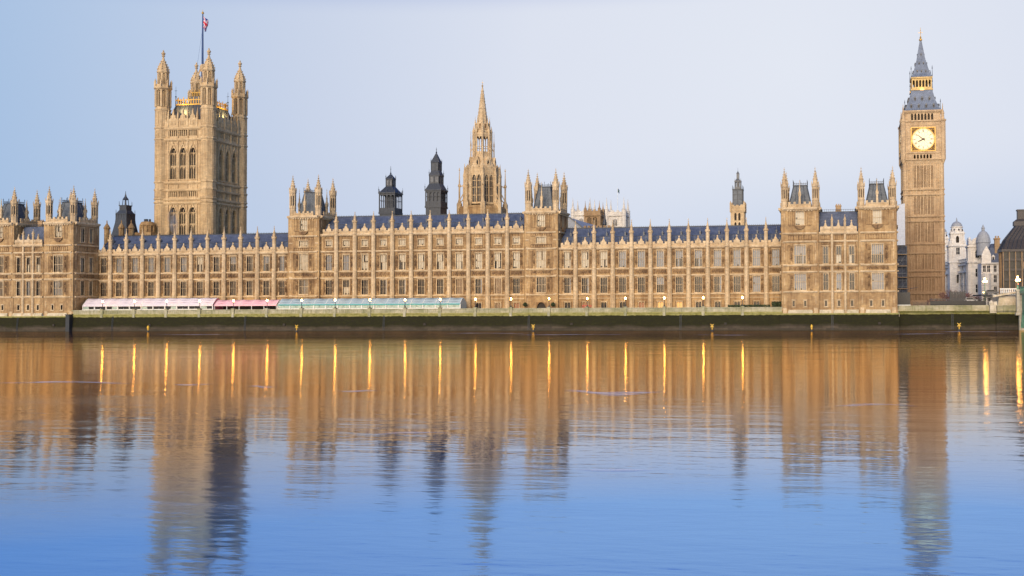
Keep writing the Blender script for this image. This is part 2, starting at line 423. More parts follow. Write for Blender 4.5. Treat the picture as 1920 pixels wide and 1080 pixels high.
def put(name, me, parent, loc, rot=0):
    """a copy that shares mesh data, placed at world loc"""
    o = bpy.data.objects.new(name, me)
    COL.objects.link(o)
    if parent is not None:
        o.parent = parent; pw = WL[parent.name]
        o.location = tuple(loc[i]-pw[i] for i in range(3))
    else: o.location = loc
    o.rotation_euler = (0, 0, rot); WL[o.name] = tuple(loc)
    return o
def sub(name, me, parent):
    o = bpy.data.objects.new(name, me); COL.objects.link(o); o.parent = parent
    return o

CACHE = {}
def cached(key, fn):
    if key not in CACHE: CACHE[key] = fn()
    return CACHE[key]

def window_meshes(w, h, lights, transoms, head, style, m_t=0.075, frame=STONE_P):
    """stone frame with mullions, transoms and a cusped head; pane of glass/blind set behind. origin: sill centre on the wall plane"""
    def frame_mesh():
        b = MB(); e = 0.17
        b.box(-w/2-e, -w/2, -0.09, 0.30, -0.1, h+e); b.box(w/2, w/2+e, -0.09, 0.30, -0.1, h+e)
        b.box(-w/2, w/2, -0.09, 0.30, h, h+e)
        b.box(-w/2-e-0.12, w/2+e+0.12, -0.20, 0.28, -0.32, -0.1)
        b.box(-w/2-e-0.10, w/2+e+0.10, -0.19, -0.09, h+e, h+e+0.16)
        b.box(-w/2, w/2, -0.02, 0.28, -0.1, 0.0)
        for i in range(1, lights):
            x = -w/2+w*i/lights; b.box(x-m_t/2, x+m_t/2, 0.16, 0.32, 0, h)
        for t in transoms: b.box(-w/2, w/2, 0.14, 0.30, h*t-m_t/2, h*t+m_t/2)
        lw = w/lights
        if head:
            for i in range(lights):
                archfill(b, -w/2+lw*(i+.5), lw-m_t, h-head, h, 0.13, 0.27, 4)
        return b.mesh('window', frame)
    var = random.randrange(6)
    def pane_mesh():
        b = MB(); y = 0.36; rr = random.Random(var*7+len(style))
        cuts = [0]+[h*t for t in transoms]+[h]
        if style in ('lit', 'glim', 'hollow', 'door'): cuts = [0, h]
        for i in range(lights):
            xa, xb = -w/2+w*i/lights, -w/2+w*(i+1)/lights
            down = {'blind': .96, 'cool': .94, 'mix': .92, 'low': .1, 'patch': .92}.get(style, .05)
            for j in range(len(cuts)-1):
                za, zb = cuts[j], cuts[j+1]; low_ = j == 0
                pr_ = down
                if style == 'mix' and low_: pr_ = .08
                if style == 'low' and low_: pr_ = .9
                if style == 'patch' and low_: pr_ = .5
                bl = rr.random() < pr_
                zc = zb-(zb-za)*rr.choice((1, 1, 1, 1, 1, .8)) if bl else zb
                if style in ('lit', 'glim', 'hollow', 'door'): zc = zb
                b.cur = 1
                if zc < zb-.01: b.quad((xa, y, zc), (xb, y, zc), (xb, y, zb), (xa, y, zb))
                b.cur = 0
                if zc > za+.01: b.quad((xa, y, za), (xb, y, za), (xb, y, zc), (xa, y, zc))
        second = BLIND_B if style in ('cool', 'mix', 'dark') else BLIND
        first = {'lit': LITWIN, 'glim': GLIM, 'hollow': HOLLOW, 'door': DOORW}.get(style, GLASS)
        return b.mesh('pane', [first, second])
    if lights >= 6: m_t = 0.13
    k = (w, h, lights, tuple(transoms), head, m_t, frame.name)
    return cached(k, frame_mesh), cached(k+(style, var), pane_mesh)

def add_window(parent, x, y, z, w, h, lights, transoms=(0.5,), head=0.3, style='dark', rot=0, frame=STONE_P):
    fm, pm = window_meshes(w, h, lights, transoms, head, style, frame=frame)
    o = put('window', fm, parent, (x, y, z), rot)
    sub('pane', pm, o)
    return o

def pinnacle_mesh(r, z0, z1, z2, mt, n=8, name='pinnacle'):
    """slender shaft from z0 to z1 with a crocketed cap to z2 and an iron finial; local origin at z0"""
    def make():
        b = MB(); H = z1-z0; T = z2-z0
        cap = T-H
        b.rings(0, 0, [(r, 0), (r, H*.12), (r*1.12, H*.13), (r*.92, H*.2), (r*.92, H*.86), (r*1.25, H*.9), (r*1.25, H), (r*.80, H+.02),
                       (r*.55, H+cap*.32), (r*.26, H+cap*.62), (r*.14, H+cap*.70), (r*.32, H+cap*.74), (r*.10, H+cap*.79), (0.045, T)], n)
        for i in range(4):
            a = pi/4+i*pi/2
            b.cbox(r*1.0*cos(a), r*1.0*sin(a), H*.88, r*.34, r*.34, cap*.22)
            for t in (.15, .38):
                rr = r*(.86-.75*t)
                b.cbox(rr*cos(a), rr*sin(a), H+cap*t, .14*r+.06, .14*r+.06, .16*r+.08)
        b.cbox(0, 0, H+cap*.88, .55*r+.08, .07, .10)
        # dark slits
        return b.mesh(name, mt)
    return cached(('pin', r, z0, z1, z2, mt.name, n, name), make)

def parapet_geo(b, x0, x1, z0, z1, centre=True, step=0.9, gab=1.5, y=-0.25, t=0.35):
    """pierced, battlemented parapet of one bay, with a gablet at mid-bay"""
    L = x1-x0; zc = z0+(z1-z0)*.62
    b.box(x0, x1, y, y+t, z0, z0+.25)
    b.box(x0, x1, y, y+t, zc-.2, zc)
    nn = max(2, int(L/.42))
    for i in range(nn):
        x = x0+(i+.5)*L/nn; b.box(x-.10, x+.10, y+.04, y+t-.04, z0+.25, zc-.2)
    b.box(x0, x1, y+.14, y+t-.12, z0+.25, zc-.2)
    k = max(3, int(L/step)); k += (k+1) % 2
    for i in range(k):
        if i % 2 == 0:
            xa = x0+i*L/k; b.box(xa+.04, xa+L/k-.04, y+.02, y+t-.02, zc, z1)
    if centre:
        xc = (x0+x1)/2; g = min(.95, L*.2)
        b.ext([(xc-g, zc), (xc+g, zc), (xc+g, z1+.1), (xc+g*.6, z1+.25), (xc+.16, z1+gab*.75), (xc-.16, z1+gab*.75), (xc-g*.6, z1+.25), (xc-g, z1+.1)], y-.06, y+t+.03)
        b.box(xc-.09, xc+.09, y+.08, y+t-.08, z1+gab*.75, z1+gab*1.25)
        b.box(xc-.24, xc+.24, y+.12, y+t-.12, z1+gab*.98, z1+gab*1.1)

def string(b, x0, x1, z, h=.34, p=.26, y=0.0):
    h *= 1.25; p *= 1.45
    b.box(x0, x1, y-p, y+.06, z-h*.45, z+h*.25)
    b.box(x0, x1, y-p*.55, y+.05, z-h*.8, z-h*.45)

def panel(b, x0, x1, z0, z1, nv, y=0.0, p=.10, cusps=True):
    """blind tracery: frame, nv upright ribs, cusped heads"""
    b.box(x0, x1, y-p, y+.02, z1-.12, z1); b.box(x0, x1, y-p, y+.02, z0, z0+.12)
    for i in range(nv+1):
        x = x0+(x1-x0)*i/nv
        b.box(x-.055, x+.055, y-p*.9, y+.02, z0+.12, z1-.12)
    if cusps:
        lw = (x1-x0)/nv
        for i in range(nv):
            archfill(b, x0+lw*(i+.5), lw-.11, z1-.12-min(.5, lw*.8), z1-.12, y-p*.6, y+.01, 4)

def shields(b, x0, x1, z0, z1, n, y=0.0):
    """row of carved coats of arms"""
    lw = (x1-x0)/n; H = z1-z0
    for i in range(n):
        xc = x0+lw*(i+.5); w = min(lw*.30, H*.34); zc = (z0+z1)/2
        b.ext([(xc-w, zc+H*.30), (xc-w, zc-H*.02), (xc, zc-H*.36), (xc+w, zc-H*.02), (xc+w, zc+H*.30)], y-.20, y+.02)
        b.box(xc-w*.55, xc+w*.55, y-.26, y-.19, zc-H*.12, zc+H*.16)
        for sx in (-1, 1):
            b.rings(xc+sx*(w+lw*.10), y-.05, [(.10, zc-H*.34), (.17, zc-H*.1), (.12, zc+H*.18), (.05, zc+H*.32)], 5)
        b.box(xc-lw/2, xc-lw/2+.09, y-.12, y+.02, z0, z1)
    b.box(x1-.09, x1, y-.12, y+.02, z0, z1)

def niche(b, x, z0, z1, y=0.0):
    """canopied niche with its statue, beside a window"""
    H = z1-z0
    b.box(x-.42, x-.32, y-.11, y+.02, z0, z1); b.box(x+.32, x+.42, y-.11, y+.02, z0, z1)
    b.rings(x, y-.10, [(.16, z0+H*.30), (.22, z0+H*.36), (.20, z0+H*.52), (.10, z0+H*.57), (.12, z0+H*.62), (0, z0+H*.66)], 6)
    b.rings(x, y-.08, [(.12, z0+H*.20), (.30, z0+H*.30), (.30, z0+H*.31)], 6)
    b.rings(x, y-.10, [(.32, z0+H*.72), (.32, z0+H*.78), (.10, z0+H*.96), (0, z0+H)], 6)
    b.box(x-.32, x+.32, y-.06, y+.02, z0+H*.13, z0+H*.17)

# ---- one bay of the river front (wings and centre), local x from pillar centre to pillar centre
Z_T = 5.0
UP = ['cool', 'blind', 'mix', 'cool', 'blind', 'patch', 'cool', 'low']
def range_front(name, label, x0, x1, pillars, attic, pin_top, ridge, ups, lows, basement, depth=14.0, ends=(True, True)):
    root = thing(name, label, 'palace range', ((x0+x1)/2, 0, Z_T))
    zc = 28.55 if attic else 23.45      # cornice
    zp = zc+1.65                        # parapet top
    edges = [x0]+list(pillars)+[x1]
    bays = []
    for a, c in zip(edges[:-1], edges[1:]):
        if c-a > 3.2: bays.append((a, c, (a+c)/2))
    b = MB(); ops = []; pan = MB(); st = MB(); pr = MB()
    for i, (a, c, m_) in enumerate(bays):
        ops += [(m_-.98, m_+.98, 17.9, 22.5), (m_-.98, m_+.98, 10.6, 15.0)]
        ops.append((m_-.80, m_+.80, 5.4, 7.9))
        if attic: ops.append((m_-.95, m_+.95, 25.1, 26.85))
        ia, ic = a+.68, c-.68
        for z0_, z1_ in ((17.9, 22.5), (10.6, 15.0)):
            niche(pan, ia+.5, z0_, z1_); niche(pan, ic-.5, z0_, z1_)
        panel(pan, ia+.1, ic-.1, 22.72, 23.35 if not attic else 23.3, 9)
        shields(pan, ia+.35, ic-.35, 15.85, 17.35, 3)
        panel(pan, ia+.1, ic-.1, 15.12, 15.5, 10, cusps=False)
        if attic:
            panel(pan, ia+.1, m_-1.2, 24.0, 28.2, 2); panel(pan, m_+1.2, ic-.1, 24.0, 28.2, 2)
            panel(pan, m_-1.15, m_+1.15, 23.85, 24.85, 5); panel(pan, m_-1.15, m_+1.15, 27.1, 28.2, 5)
        # label mould round the basement window
        pan.box(m_-1.15, m_+1.15, -.14, .02, 8.05, 8.2); pan.box(m_-1.15, m_-1.02, -.12, .02, 5.3, 8.05); pan.box(m_+1.02, m_+1.15, -.12, .02, 5.3, 8.05)
        parapet_geo(pr, a+.55, c-.55, zc+.2, zp, gab=1.3)
    wall(b, x0, x1, Z_T-.5, zc, ops)
    b.quad((x0, 0, Z_T-.5), (x0, depth, Z_T-.5), (x0, depth, zc), (x0, 0, zc)); b.quad((x1, 0, Z_T-.5), (x1, depth, Z_T-.5), (x1, depth, zc), (x1, 0, zc))
    b.quad((x0, depth, Z_T-.5), (x1, depth, Z_T-.5), (x1, depth, zc), (x0, depth, zc))
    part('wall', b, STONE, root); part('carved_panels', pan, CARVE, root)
    for z, h_, p_ in [(10.25, .34, .26), (15.62, .34, .26), (17.6, .34, .26)] + ([(23.62, .34, .26)] if attic else []) + [(5.25, .5, .3), (9.1, .2, .16)]:
        st = MB(); string(st, x0, x1, z, h_, p_); part('string_course', st, STONE_P, root)
    st = MB(); string(st, x0, x1, zc+.1, .5, .42); part('cornice', st, STONE_P, root)
    part('parapet', pr, STONE_P, root)
    # roof
    ze = zc+.3; yr = 7.2
    r = MB(); d = 1.0
    zk = ze+(ridge-ze)*.52; yk = d+(yr-d)*.36
    for ya, za, yb, zb in ((d, ze, yk, zk), (yk, zk, yr, ridge)):
        r.quad((x0, ya, za), (x1, ya, za), (x1, yb, zb), (x0, yb, zb))
        r.quad((x0, 2*yr-ya, za), (x1, 2*yr-ya, za), (x1, 2*yr-yb, zb), (x0, 2*yr-yb, zb))
    for xe in (x0, x1):
        i_ = [r.P(xe, *q) for q in ((d, ze), (yk, zk), (yr, ridge), (2*yr-yk, zk), (2*yr-d, ze))]; r.F(*i_)
    r.quad((x0, 0, zc), (x1, 0, zc), (x1, depth, zc), (x0, depth, zc))
    rf = part('roof', r, SLATE, root)
    cr = MB()
    cr.box(x0, x1, yr-.12, yr+.12, ridge-.05, ridge+.16)
    i = x0+.3
    while i < x1-.3:
        cr.box(i-.04, i+.04, yr-.04, yr+.04, ridge+.16, ridge+.42); i += .55
    cr.box(x0, x1, yk-.06, yk+.05, zk, zk+.10)
    sub('ridge_cresting', cr.mesh('ridge_cresting', IRON, WL[root.name]), rf)
    # little vent dormers and their spikes
    def dormer():
        q = MB()
        q.box(-.22, .22, -.5, .4, -.3, .35); q.ext([(-.34, .35), (.34, .35), (0, .95)], -.58, .4)
        q.box(-.04, .04, -.56, -.48, .9, 1.7); q.box(-.10, .10, -.58, -.46, 1.45, 1.62)
        return q.mesh('dormer', IRON_G)
    dm = cached('dormer', dormer)
    for a, c, m_ in bays:
        for dx, zz in ((-1.15, .22), (1.15, .22), (0, .62)):
            z = ze+(ridge-ze)*zz
            y = d+(yk-d)*(z-ze)/(zk-ze) if z < zk else yk+(yr-yk)*(z-zk)/(ridge-zk)
            put('dormer', dm, root, (m_+dx, y, z))
    # buttresses with their pinnacles
    def butt():
        q = MB()
        prof = [(.86, -.5), (.86, .9), (.76, 1.1), (.76, 5.0), (.82, 5.15), (.70, 5.3), (.70, 10.5), (.78, 10.62), (.66, 10.8), (.66, 12.5), (.76, 12.62), (.62, 12.8), (.62, zc-Z_T-.2), (.80, zc-Z_T), (.80, zc-Z_T+.3), (.60, zc-Z_T+.45)]
        q.rings(0, -.42, prof, 8)
        for z in (2.6, 7.6, 9.1, 14.4, 16.4):
            for s_ in (-1, 0, 1):
                q.box(s_*.26-.05, s_*.26+.05, -1.10+abs(s_)*.14, -.6, z-.9, z+.9)
        return q.mesh('buttress', STONE_P)
    bm_ = cached(('butt', attic), butt)
    pm = pinnacle_mesh(.60, zc+.45, zc+.45+(pin_top-zc)*.52, pin_top, STONE_P)
    for px in pillars:
        o = put('buttress', bm_, root, (px, 0, Z_T))
        pp = put('pinnacle', pm, o, (px, -.42, zc+.45))
    for i, (a, c, m_) in enumerate(bays):
        add_window(root, m_, 0, 17.9, 1.96, 4.6, 4, (.5,), .5, ups[i % len(ups)])
        add_window(root, m_, 0, 10.6, 1.96, 4.4, 4, (.5,), .4, lows[i % len(lows)])
        add_window(root, m_, 0, 5.4, 1.6, 2.5, 2, (), .3, basement[i % len(basement)])
        if attic: add_window(root, m_, 0, 25.1, 1.9, 1.75, 4, (), .3, 'blind')
    return root

# ---- corner turret shared by the square river towers; origin at ground
def turret_mesh(r, z_c, z_s, z_tip, mt, foot=False):
    """octagonal stair turret: panelled shaft to z_c, open lantern to z_s, ogee crocketed cap to z_tip (heights above Z_T)"""
    def make():
        b = MB(); prof = []
        if foot: prof += [(r*1.30, -1.4), (r*1.30, -.7), (r*1.12, .2), (r*1.12, 1.0)]
        else: prof += [(r*1.1, -.5), (r*1.1, .9)]
        prof += [(r, 1.1)]
        for z in (5.3, 10.7, 12.6, 18.6, 21.0):
            if z < z_c-3: prof += [(r, z-.12), (r*1.14, z), (r*1.14, z+.15), (r, z+.3)]
        L = z_s-z_c
        prof += [(r*.98, z_c-.5), (r*1.2, z_c), (r*1.2, z_c+.35), (r*.9, z_c+.5), (r*.9, z_c+L*.30), (r*1.02, z_c+L*.32), (r*.78, z_c+L*.36),
                 (r*.78, z_c+L*.84), (r*1.05, z_c+L*.9), (r*1.05, z_c+L)]
        C = z_tip-z_s
        prof += [(r*.72, z_s+.05), (r*.62, z_s+C*.15), (r*.60, z_s+C*.22), (r*.72, z_s+C*.24), (r*.5, z_s+C*.30), (r*.30, z_s+C*.52), (r*.13, z_s+C*.70), (r*.30, z_s+C*.74), (r*.08, z_s+C*.78), (.04, z_tip)]
        b.rings(0, 0, prof, 8)
        for i in range(8):
            a = i*pi/4+pi/8
            # angle shafts and little pinnacles round the lantern
            b.cbox(r*.84*cos(a), r*.84*sin(a), z_c+L*.34, .16, .16, L*.56)
            b.rings(r*1.0*cos(a), r*1.0*sin(a), [(.11, z_s-.1), (.09, z_s+C*.10), (0, z_s+C*.20)], 4)
            for t in (.28, .42, .56):
                rr = r*(.58-.72*(t-.28))
                b.cbox(rr*cos(a), rr*sin(a), z_s+C*t, .14, .14, .2)
        b.cbox(0, 0, z_s+C*.87, .5, .06, .10); b.cbox(0, 0, z_s+C*.87, .06, .5, .10)
        # dark lantern slits
        b.cur = 1
        for i in range(8):
            a = i*pi/4
            b.at(r*.735*cos(a), r*.735*sin(a), 0, a)
            b.box(-.02, .03, -.13, .13, z_c+L*.42, z_c+L*.78)
        b.at()
        b.cur = 0
        for zz in (3.2, 8, 15, 17.5, z_c-2.2):
            for i in range(8):
                a = i*pi/4; rr = r*.93
                b.at(rr*cos(a), rr*sin(a), 0, a); b.box(-.03, .06, -.07, .07, zz-1.0, zz+1.0)
        b.at()
        return b.mesh('turret', [mt, HOLLOW])
    return cached(('tur', r, z_c, z_s, z_tip, mt.name, foot), make)

def river_tower(label, xc, yf, z_corn, z_par, z_roof, z_tip, attic, north='blank', foot=False, styles=('blind', 'blind', 'dark'), door=False, shift=0.0):
    """square tower of the river front; turret centres 8.3 m apart; front wall at yf"""
    root = thing('river_front_tower', label, 'tower', (xc, yf+5, Z_T), 'square towers along the palace river front')
    hw, dp = 4.15, 10.0; tr = 1.02; lm = 5.1
    b = MB(); pan = MB(); st = MB(); pr = MB(); fb = MB()
    top = (28.4, 32.0) if not attic else (29.9, 33.4)
    WW = 3.0 if not attic else 2.7
    ops = [(-WW/2, WW/2, 17.95, 22.9), (-WW/2, WW/2, 10.85, 15.25), (-1.1, 1.1, top[0], top[1])]
    if attic: ops.append((-1.4, 1.4, 25.1, 26.85))
    if door: ops.append((-1.45, 1.45, 5.0, 8.0))
    elif foot: ops += [(-2.1, -1.5, 6.5, 8.0), (1.0, 1.6, 6.5, 8.0)]
    z_b = Z_T-1.2 if foot else Z_T-.5
    faces = [(0, xc, yf), (pi/2, xc+lm, yf+lm), (pi, xc, yf+2*lm), (-pi/2, xc-lm, yf+lm)]
    side_ops = [(-2.35, -1.05, a, c) for a, c in ((10.85, 15.25), (17.95, 22.4), (27.2, 31.4))] + [(1.05, 2.35, a, c) for a, c in ((10.85, 15.25), (17.95, 22.4), (27.2, 31.4))]
    strings = [10.5, 15.85, 17.6, 24.0, 26.2] if not attic else [10.25, 15.62, 17.6, 23.62, 28.35]
    for k, (rot, fx, fy) in enumerate(faces):
        for q in (b, pan, st, pr): q.at(fx, fy, 0, rot)
        o_ = ops if k == 0 else (side_ops if (k == 1 and north == 'two') else [])
        wall(b, -lm+.1, lm-.1, z_b, z_corn, o_)
        string(st, -lm+.4, lm-.4, z_corn+.1, .6, .48)
        for i in range(9): st.box(-3.2+i*.8-.16, -3.2+i*.8+.16, -.40, .02, z_corn-.75, z_corn-.35)
        parapet_geo(pr, -3.1, 3.1, z_corn+.25, z_par, gab=0.0, centre=False, step=.75)
        w_ = WW/2+.35
        if k == 0 or north == 'blank' or k != 1:
            for z0_, z1_ in ((10.9, 15.2), (18.0, 22.9)):
                for s_ in (-1, 1):
                    niche(pan, s_*(w_+.45), z0_, z1_); 
                    panel(pan, s_*2.95-.35, s_*2.95+.35, z0_, z1_, 2)
            shields(pan, -2.9, 2.9, 16.1, 17.3, 4)
            for s_ in (-1, 1):
                panel(pan, s_*2.25-.75, s_*2.25+.75, top[0]-.3, top[1]+.4, 3)
            if attic:
                panel(pan, -3.1, 3.1, 23.8, 24.8, 9); panel(pan, -3.1, 3.1, 27.05, 28.0, 9)
            else: panel(pan, -3.1, 3.1, 24.3, 25.7, 9)
            # corbelled balcony under the top window
            pan.ext([(-1.5, top[0]-.2), (1.5, top[0]-.2), (1.2, top[0]-.75), (.5, top[0]-1.25), (-.5, top[0]-1.25), (-1.2, top[0]-.75)], -.45, .02)
        else:
            for z0_ in (16.1,): shields(pan, -2.9, 2.9, z0_, 17.3, 4)
            panel(pan, -3.1, 3.1, 24.3, 25.7, 9)
        if foot:
            fb.at(fx, fy, 0, rot); fb.box(-3.3, 3.3, -.55, .02, z_b-.2, z_b+1.4); fb.box(-3.2, 3.2, -.30, .02, z_b+1.4, z_b+1.75)
    for z in strings:
        sc = MB()
        for rot, fx, fy in faces: sc.at(fx, fy, 0, rot); string(sc, -lm+.6, lm-.6, z)
        sc.at(); part('string_course', sc, STONE_P, root)
    if foot: part('plinth', fb, PLINTH, root)
    for q in (b, pan, st, pr): q.at()
    if door:
        pan.at(xc, yf)
        archfill(pan, 0, 2.9, 6.2, 8.0, .0, .5, 8); pan.at()
    b.quad((xc-lm, yf, z_corn), (xc+lm, yf, z_corn), (xc+lm, yf+2*lm, z_corn), (xc-lm, yf+2*lm, z_corn))
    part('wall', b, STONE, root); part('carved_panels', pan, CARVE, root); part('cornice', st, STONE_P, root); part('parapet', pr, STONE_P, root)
    # roof: truncated slate pyramid with iron crest, stone dormers in front
    r = MB().at(xc, yf+lm)
    r.frust(-3.1, 3.1, -3.1, 3.1, z_corn+.4, -1.75, 1.75, -1.75, 1.75, z_roof-.9)
    for k in range(4):
        r.at(xc, yf+lm, 0, k*pi/2)
        for t in (-1, -.5, .5, 1): r.bar((3.1*t, -3.12, z_corn+.4), (1.75*t, -1.77, z_roof-.9), .2)
    r.at()
    rf = part('roof', r, SLATE_G, root)
    c = MB().at(xc, yf+lm)
    zt = z_roof-.9
    c.box(-2.0, 2.0, -2.0, 2.0, zt, zt+.15)
    for i in range(9):
        t = -1.9+3.8*i/8
        for x, y in ((t, -1.9), (t, 1.9), (-1.9, t), (1.9, t)): c.cbox(x, y, zt+.1, .09, .09, .75 if i % 4 else 1.5)
    for x0_, x1_, y0_, y1_ in ((-1.95, 1.95, -1.94, -1.87), (-1.95, 1.95, 1.87, 1.94), (-1.94, -1.87, -1.95, 1.95), (1.87, 1.94, -1.95, 1.95)):
        c.box(x0_, x1_, y0_, y1_, zt+.55, zt+.65)
    sub('iron_cresting', c.mesh('iron_cresting', IRON, WL[root.name]), rf)
    pm = pinnacle_mesh(.42, z_corn+.4, z_corn+3.9, z_roof+.4, STONE_P, 4, 'dormer_pinnacle')
    for x, y in ((0, -lm+.6), (lm-.6, 0), (0, lm-.6), (-lm+.6, 0)): put('dormer_pinnacle', pm, root, (xc+x, yf+lm+y, z_corn+.4))
    tm = turret_mesh(tr, z_corn-Z_T, z_tip-4.6-Z_T, z_tip-Z_T, STONE_P, foot)
    for sx in (-1, 1):
        for sy in (-1, 1): put('turret', tm, root, (xc+sx*hw, yf+lm+sy*hw, Z_T))
    add_window(root, xc, yf, 17.95, WW, 4.95, 6, (.45,), .5, styles[1]); add_window(root, xc, yf, 10.85, WW, 4.4, 6, (.5,), .4, styles[2])
    add_window(root, xc, yf, top[0], 2.2, top[1]-top[0], 4, (.45,), .6, styles[0])
    if attic: add_window(root, xc, yf, 25.1, 2.8, 1.75, 6, (), .3, 'blind')
    if door:
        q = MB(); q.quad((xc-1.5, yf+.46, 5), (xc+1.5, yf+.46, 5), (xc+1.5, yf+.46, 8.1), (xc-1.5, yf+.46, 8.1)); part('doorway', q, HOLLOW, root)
    elif foot:
        for x in (-1.8, 1.3): add_window(root, xc+x, yf, 6.5, .6, 1.5, 1, (), .2, 'dark')
    if north == 'two':
        for s_ in (-1.7, 1.7):
            for a, c_ in ((10.85, 15.25), (17.95, 22.4), (27.2, 31.4)):
                add_window(root, xc+lm, yf+lm+s_, a, 1.3, c_-a, 3, (.5,), .4, 'dark' if a < 17 else 'cool', pi/2)
    return root

def link_range(label, x0, x1, yf):
    """three narrow bays between the two towers of an end pavilion"""
    root = thing('pavilion_range', label, 'palace range', ((x0+x1)/2, yf, Z_T))
    zc = 26.1; W3 = (x1-x0)/3; b = MB().at(0, yf); pan = MB().at(0, yf); st = MB().at(0, yf); pr = MB().at(0, yf)
    ops = []; bays = [x0+W3*(i+.5) for i in range(3)]
    for m_ in bays:
        ops += [(m_-.6, m_+.6, 17.95, 22.5), (m_-.6, m_+.6, 10.85, 15.25), (m_-.35, m_+.35, 6.5, 8.0)]
        for z0_, z1_ in ((10.9, 15.2), (18.0, 22.6)):
            for s_ in (-1, 1): panel(pan, m_+s_*1.02-.22, m_+s_*1.02+.22, z0_, z1_, 1)
        shields(pan, m_-1.1, m_+1.1, 16.1, 17.3, 2); panel(pan, m_-1.2, m_+1.2, 24.3, 25.6, 5); panel(pan, m_-1.1, m_+1.1, 22.95, 23.6, 5)
        parapet_geo(pr, m_-W3/2+.3, m_+W3/2-.3, zc+.2, zc+1.7, gab=1.4)
        pan.box(m_-.6, m_+.6, -.12, .02, 8.2, 8.35)
    wall(b, x0, x1, Z_T-1.2, zc, ops)
    b.quad((x0, 10, Z_T), (x1, 10, Z_T), (x1, 10, zc), (x0, 10, zc)); b.quad((x0, 0, zc), (x1, 0, zc), (x1, 10, zc), (x0, 10, zc))
    for z in (10.5, 15.85, 17.6, 24.0):
        sc = MB().at(0, yf); string(sc, x0, x1, z); part('string_course', sc, STONE_P, root)
    string(st, x0, x1, zc+.1, .5, .4)
    fb = MB().at(0, yf); fb.box(x0, x1, -.55, .02, Z_T-1.4, Z_T+.2); fb.box(x0, x1, -.3, .02, Z_T+.2, Z_T+.55); part('plinth', fb, PLINTH, root)
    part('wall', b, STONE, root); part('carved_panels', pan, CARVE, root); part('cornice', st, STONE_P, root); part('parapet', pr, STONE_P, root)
    r = MB().at(0, yf)
    i_ = [r.P(x0, 1, zc+.2), r.P(x1, 1, zc+.2), r.P(x1, 3.6, 32.0), r.P(x0, 3.6, 32.0)]; r.F(*i_)
    r.quad((x0, 3.6, 32.0), (x1, 3.6, 32.0), (x1, 7, 31.9), (x0, 7, 31.9)); r.quad((x0, 7, 31.9), (x1, 7, 31.9), (x1, 9.5, zc), (x0, 9.5, zc))
    rf = part('roof', r, SLATE, root)
    c = MB().at(0, yf); xm = (x0+x1)/2
    c.box(x0, x1, 3.55, 3.65, 32.0, 32.15)
    for i in range(18):
        x = x0+.3+i*(x1-x0-.6)/17; c.cbox(x, 3.6, 32.1, .07, .07, .7)
    c.box(x0, x1, 3.57, 3.63, 32.6, 32.68)
    sub('iron_cresting', c.mesh('iron_cresting', IRON, WL[root.name]), rf)
    c = MB().at(0, yf); c.box(xm-.75, xm+.75, 4.0, 5.4, 31.5, 33.6); c.box(xm-.85, xm+.85, 3.9, 5.5, 33.6, 33.85)
    for i in range(3): c.rings(xm-.5+i*.5, 4.7, [(.16, 33.85), (.14, 34.3)], 8)
    sub('chimney', c.mesh('chimney', TAN, WL[root.name]), rf)
    def butt():
        q = MB(); q.rings(0, -.2, [(.5, -1.3), (.5, .6), (.36, .8), (.36, 5.4), (.46, 5.5), (.34, 5.7), (.34, 20.8), (.48, 21.1), (.34, 21.4), (.34, 23.6)], 8)
        return q.mesh('buttress', STONE_P)
    pm = pinnacle_mesh(.34, 28.6, 29.6, 31.0, STONE_P)
    for i in (1, 2):
        o = put('buttress', cached('lbutt', butt), root, (x0+W3*i, yf, Z_T)); put('pinnacle', pm, o, (x0+W3*i, yf-.2, 28.6))
    for k, m_ in enumerate(bays):
        add_window(root, m_, yf, 17.95, 1.2, 4.55, 2, (.5,), .4, ('dark', 'low', 'low')[k]); add_window(root, m_, yf, 10.85, 1.2, 4.4, 2, (.5,), .4, ('dark', 'cool', 'dark')[k])
        add_window(root, m_, yf, 6.5, .7, 1.5, 1, (), .2, 'dark')
    return root

#@@PALACE
# ------------------------------------------------------------------ setting: ground, river
g = MB(); g.quad((-3000, -9.4, 5.0), (3000, -9.4, 5.0), (3000, 6000, 5.0), (-3000, 6000, 5.0))
solo('ground', g, GROUND, (0, 0, 5.0), kind='structure', label='paved ground of the terrace and the streets behind')
g = MB(); g.quad((-1500, -900, 0), (1500, -900, 0), (1500, -6.0, 0), (-1500, -6.0, 0))
solo('river', g, WATER, (0, -100, 0), kind='structure', label='blue river water mirroring the palace')

# ------------------------------------------------------------------ palace river front
SW_P = [-226.2, -220.7]+[-215.23+5.5*i for i in range(9)]
NW_P = [-77.33+5.5*i for i in range(11)]
C_P = [-151.12+5.92*i for i in range(10)]
range_front('palace_wing', 'long two-storey stone wing behind the white and pink tents, blue slate roof', -231.2, -166.45, SW_P, False, 31.6, 29.8,
            ['dark', 'cool', 'cool', 'cool', 'cool', 'cool', 'patch', 'dark', 'mix', 'dark', 'mix', 'cool'], ['dark'], ['dark'])
range_front('palace_centre', 'tallest stone range between two square towers, attic windows over two storeys', -156.2, -92.55, C_P, True, 35.4, 34.6,
            ['cool', 'cool', 'blind', 'patch', 'patch', 'blind', 'patch', 'blind', 'blind', 'patch', 'blind'], ['dark', 'low', 'dark', 'dark', 'dark', 'dark', 'dark', 'glim', 'dark', 'glim', 'dark'],
            ['dark', 'dark', 'dark', 'dark', 'dark', 'dark', 'dark', 'dark', 'dark', 'glim', 'door'])
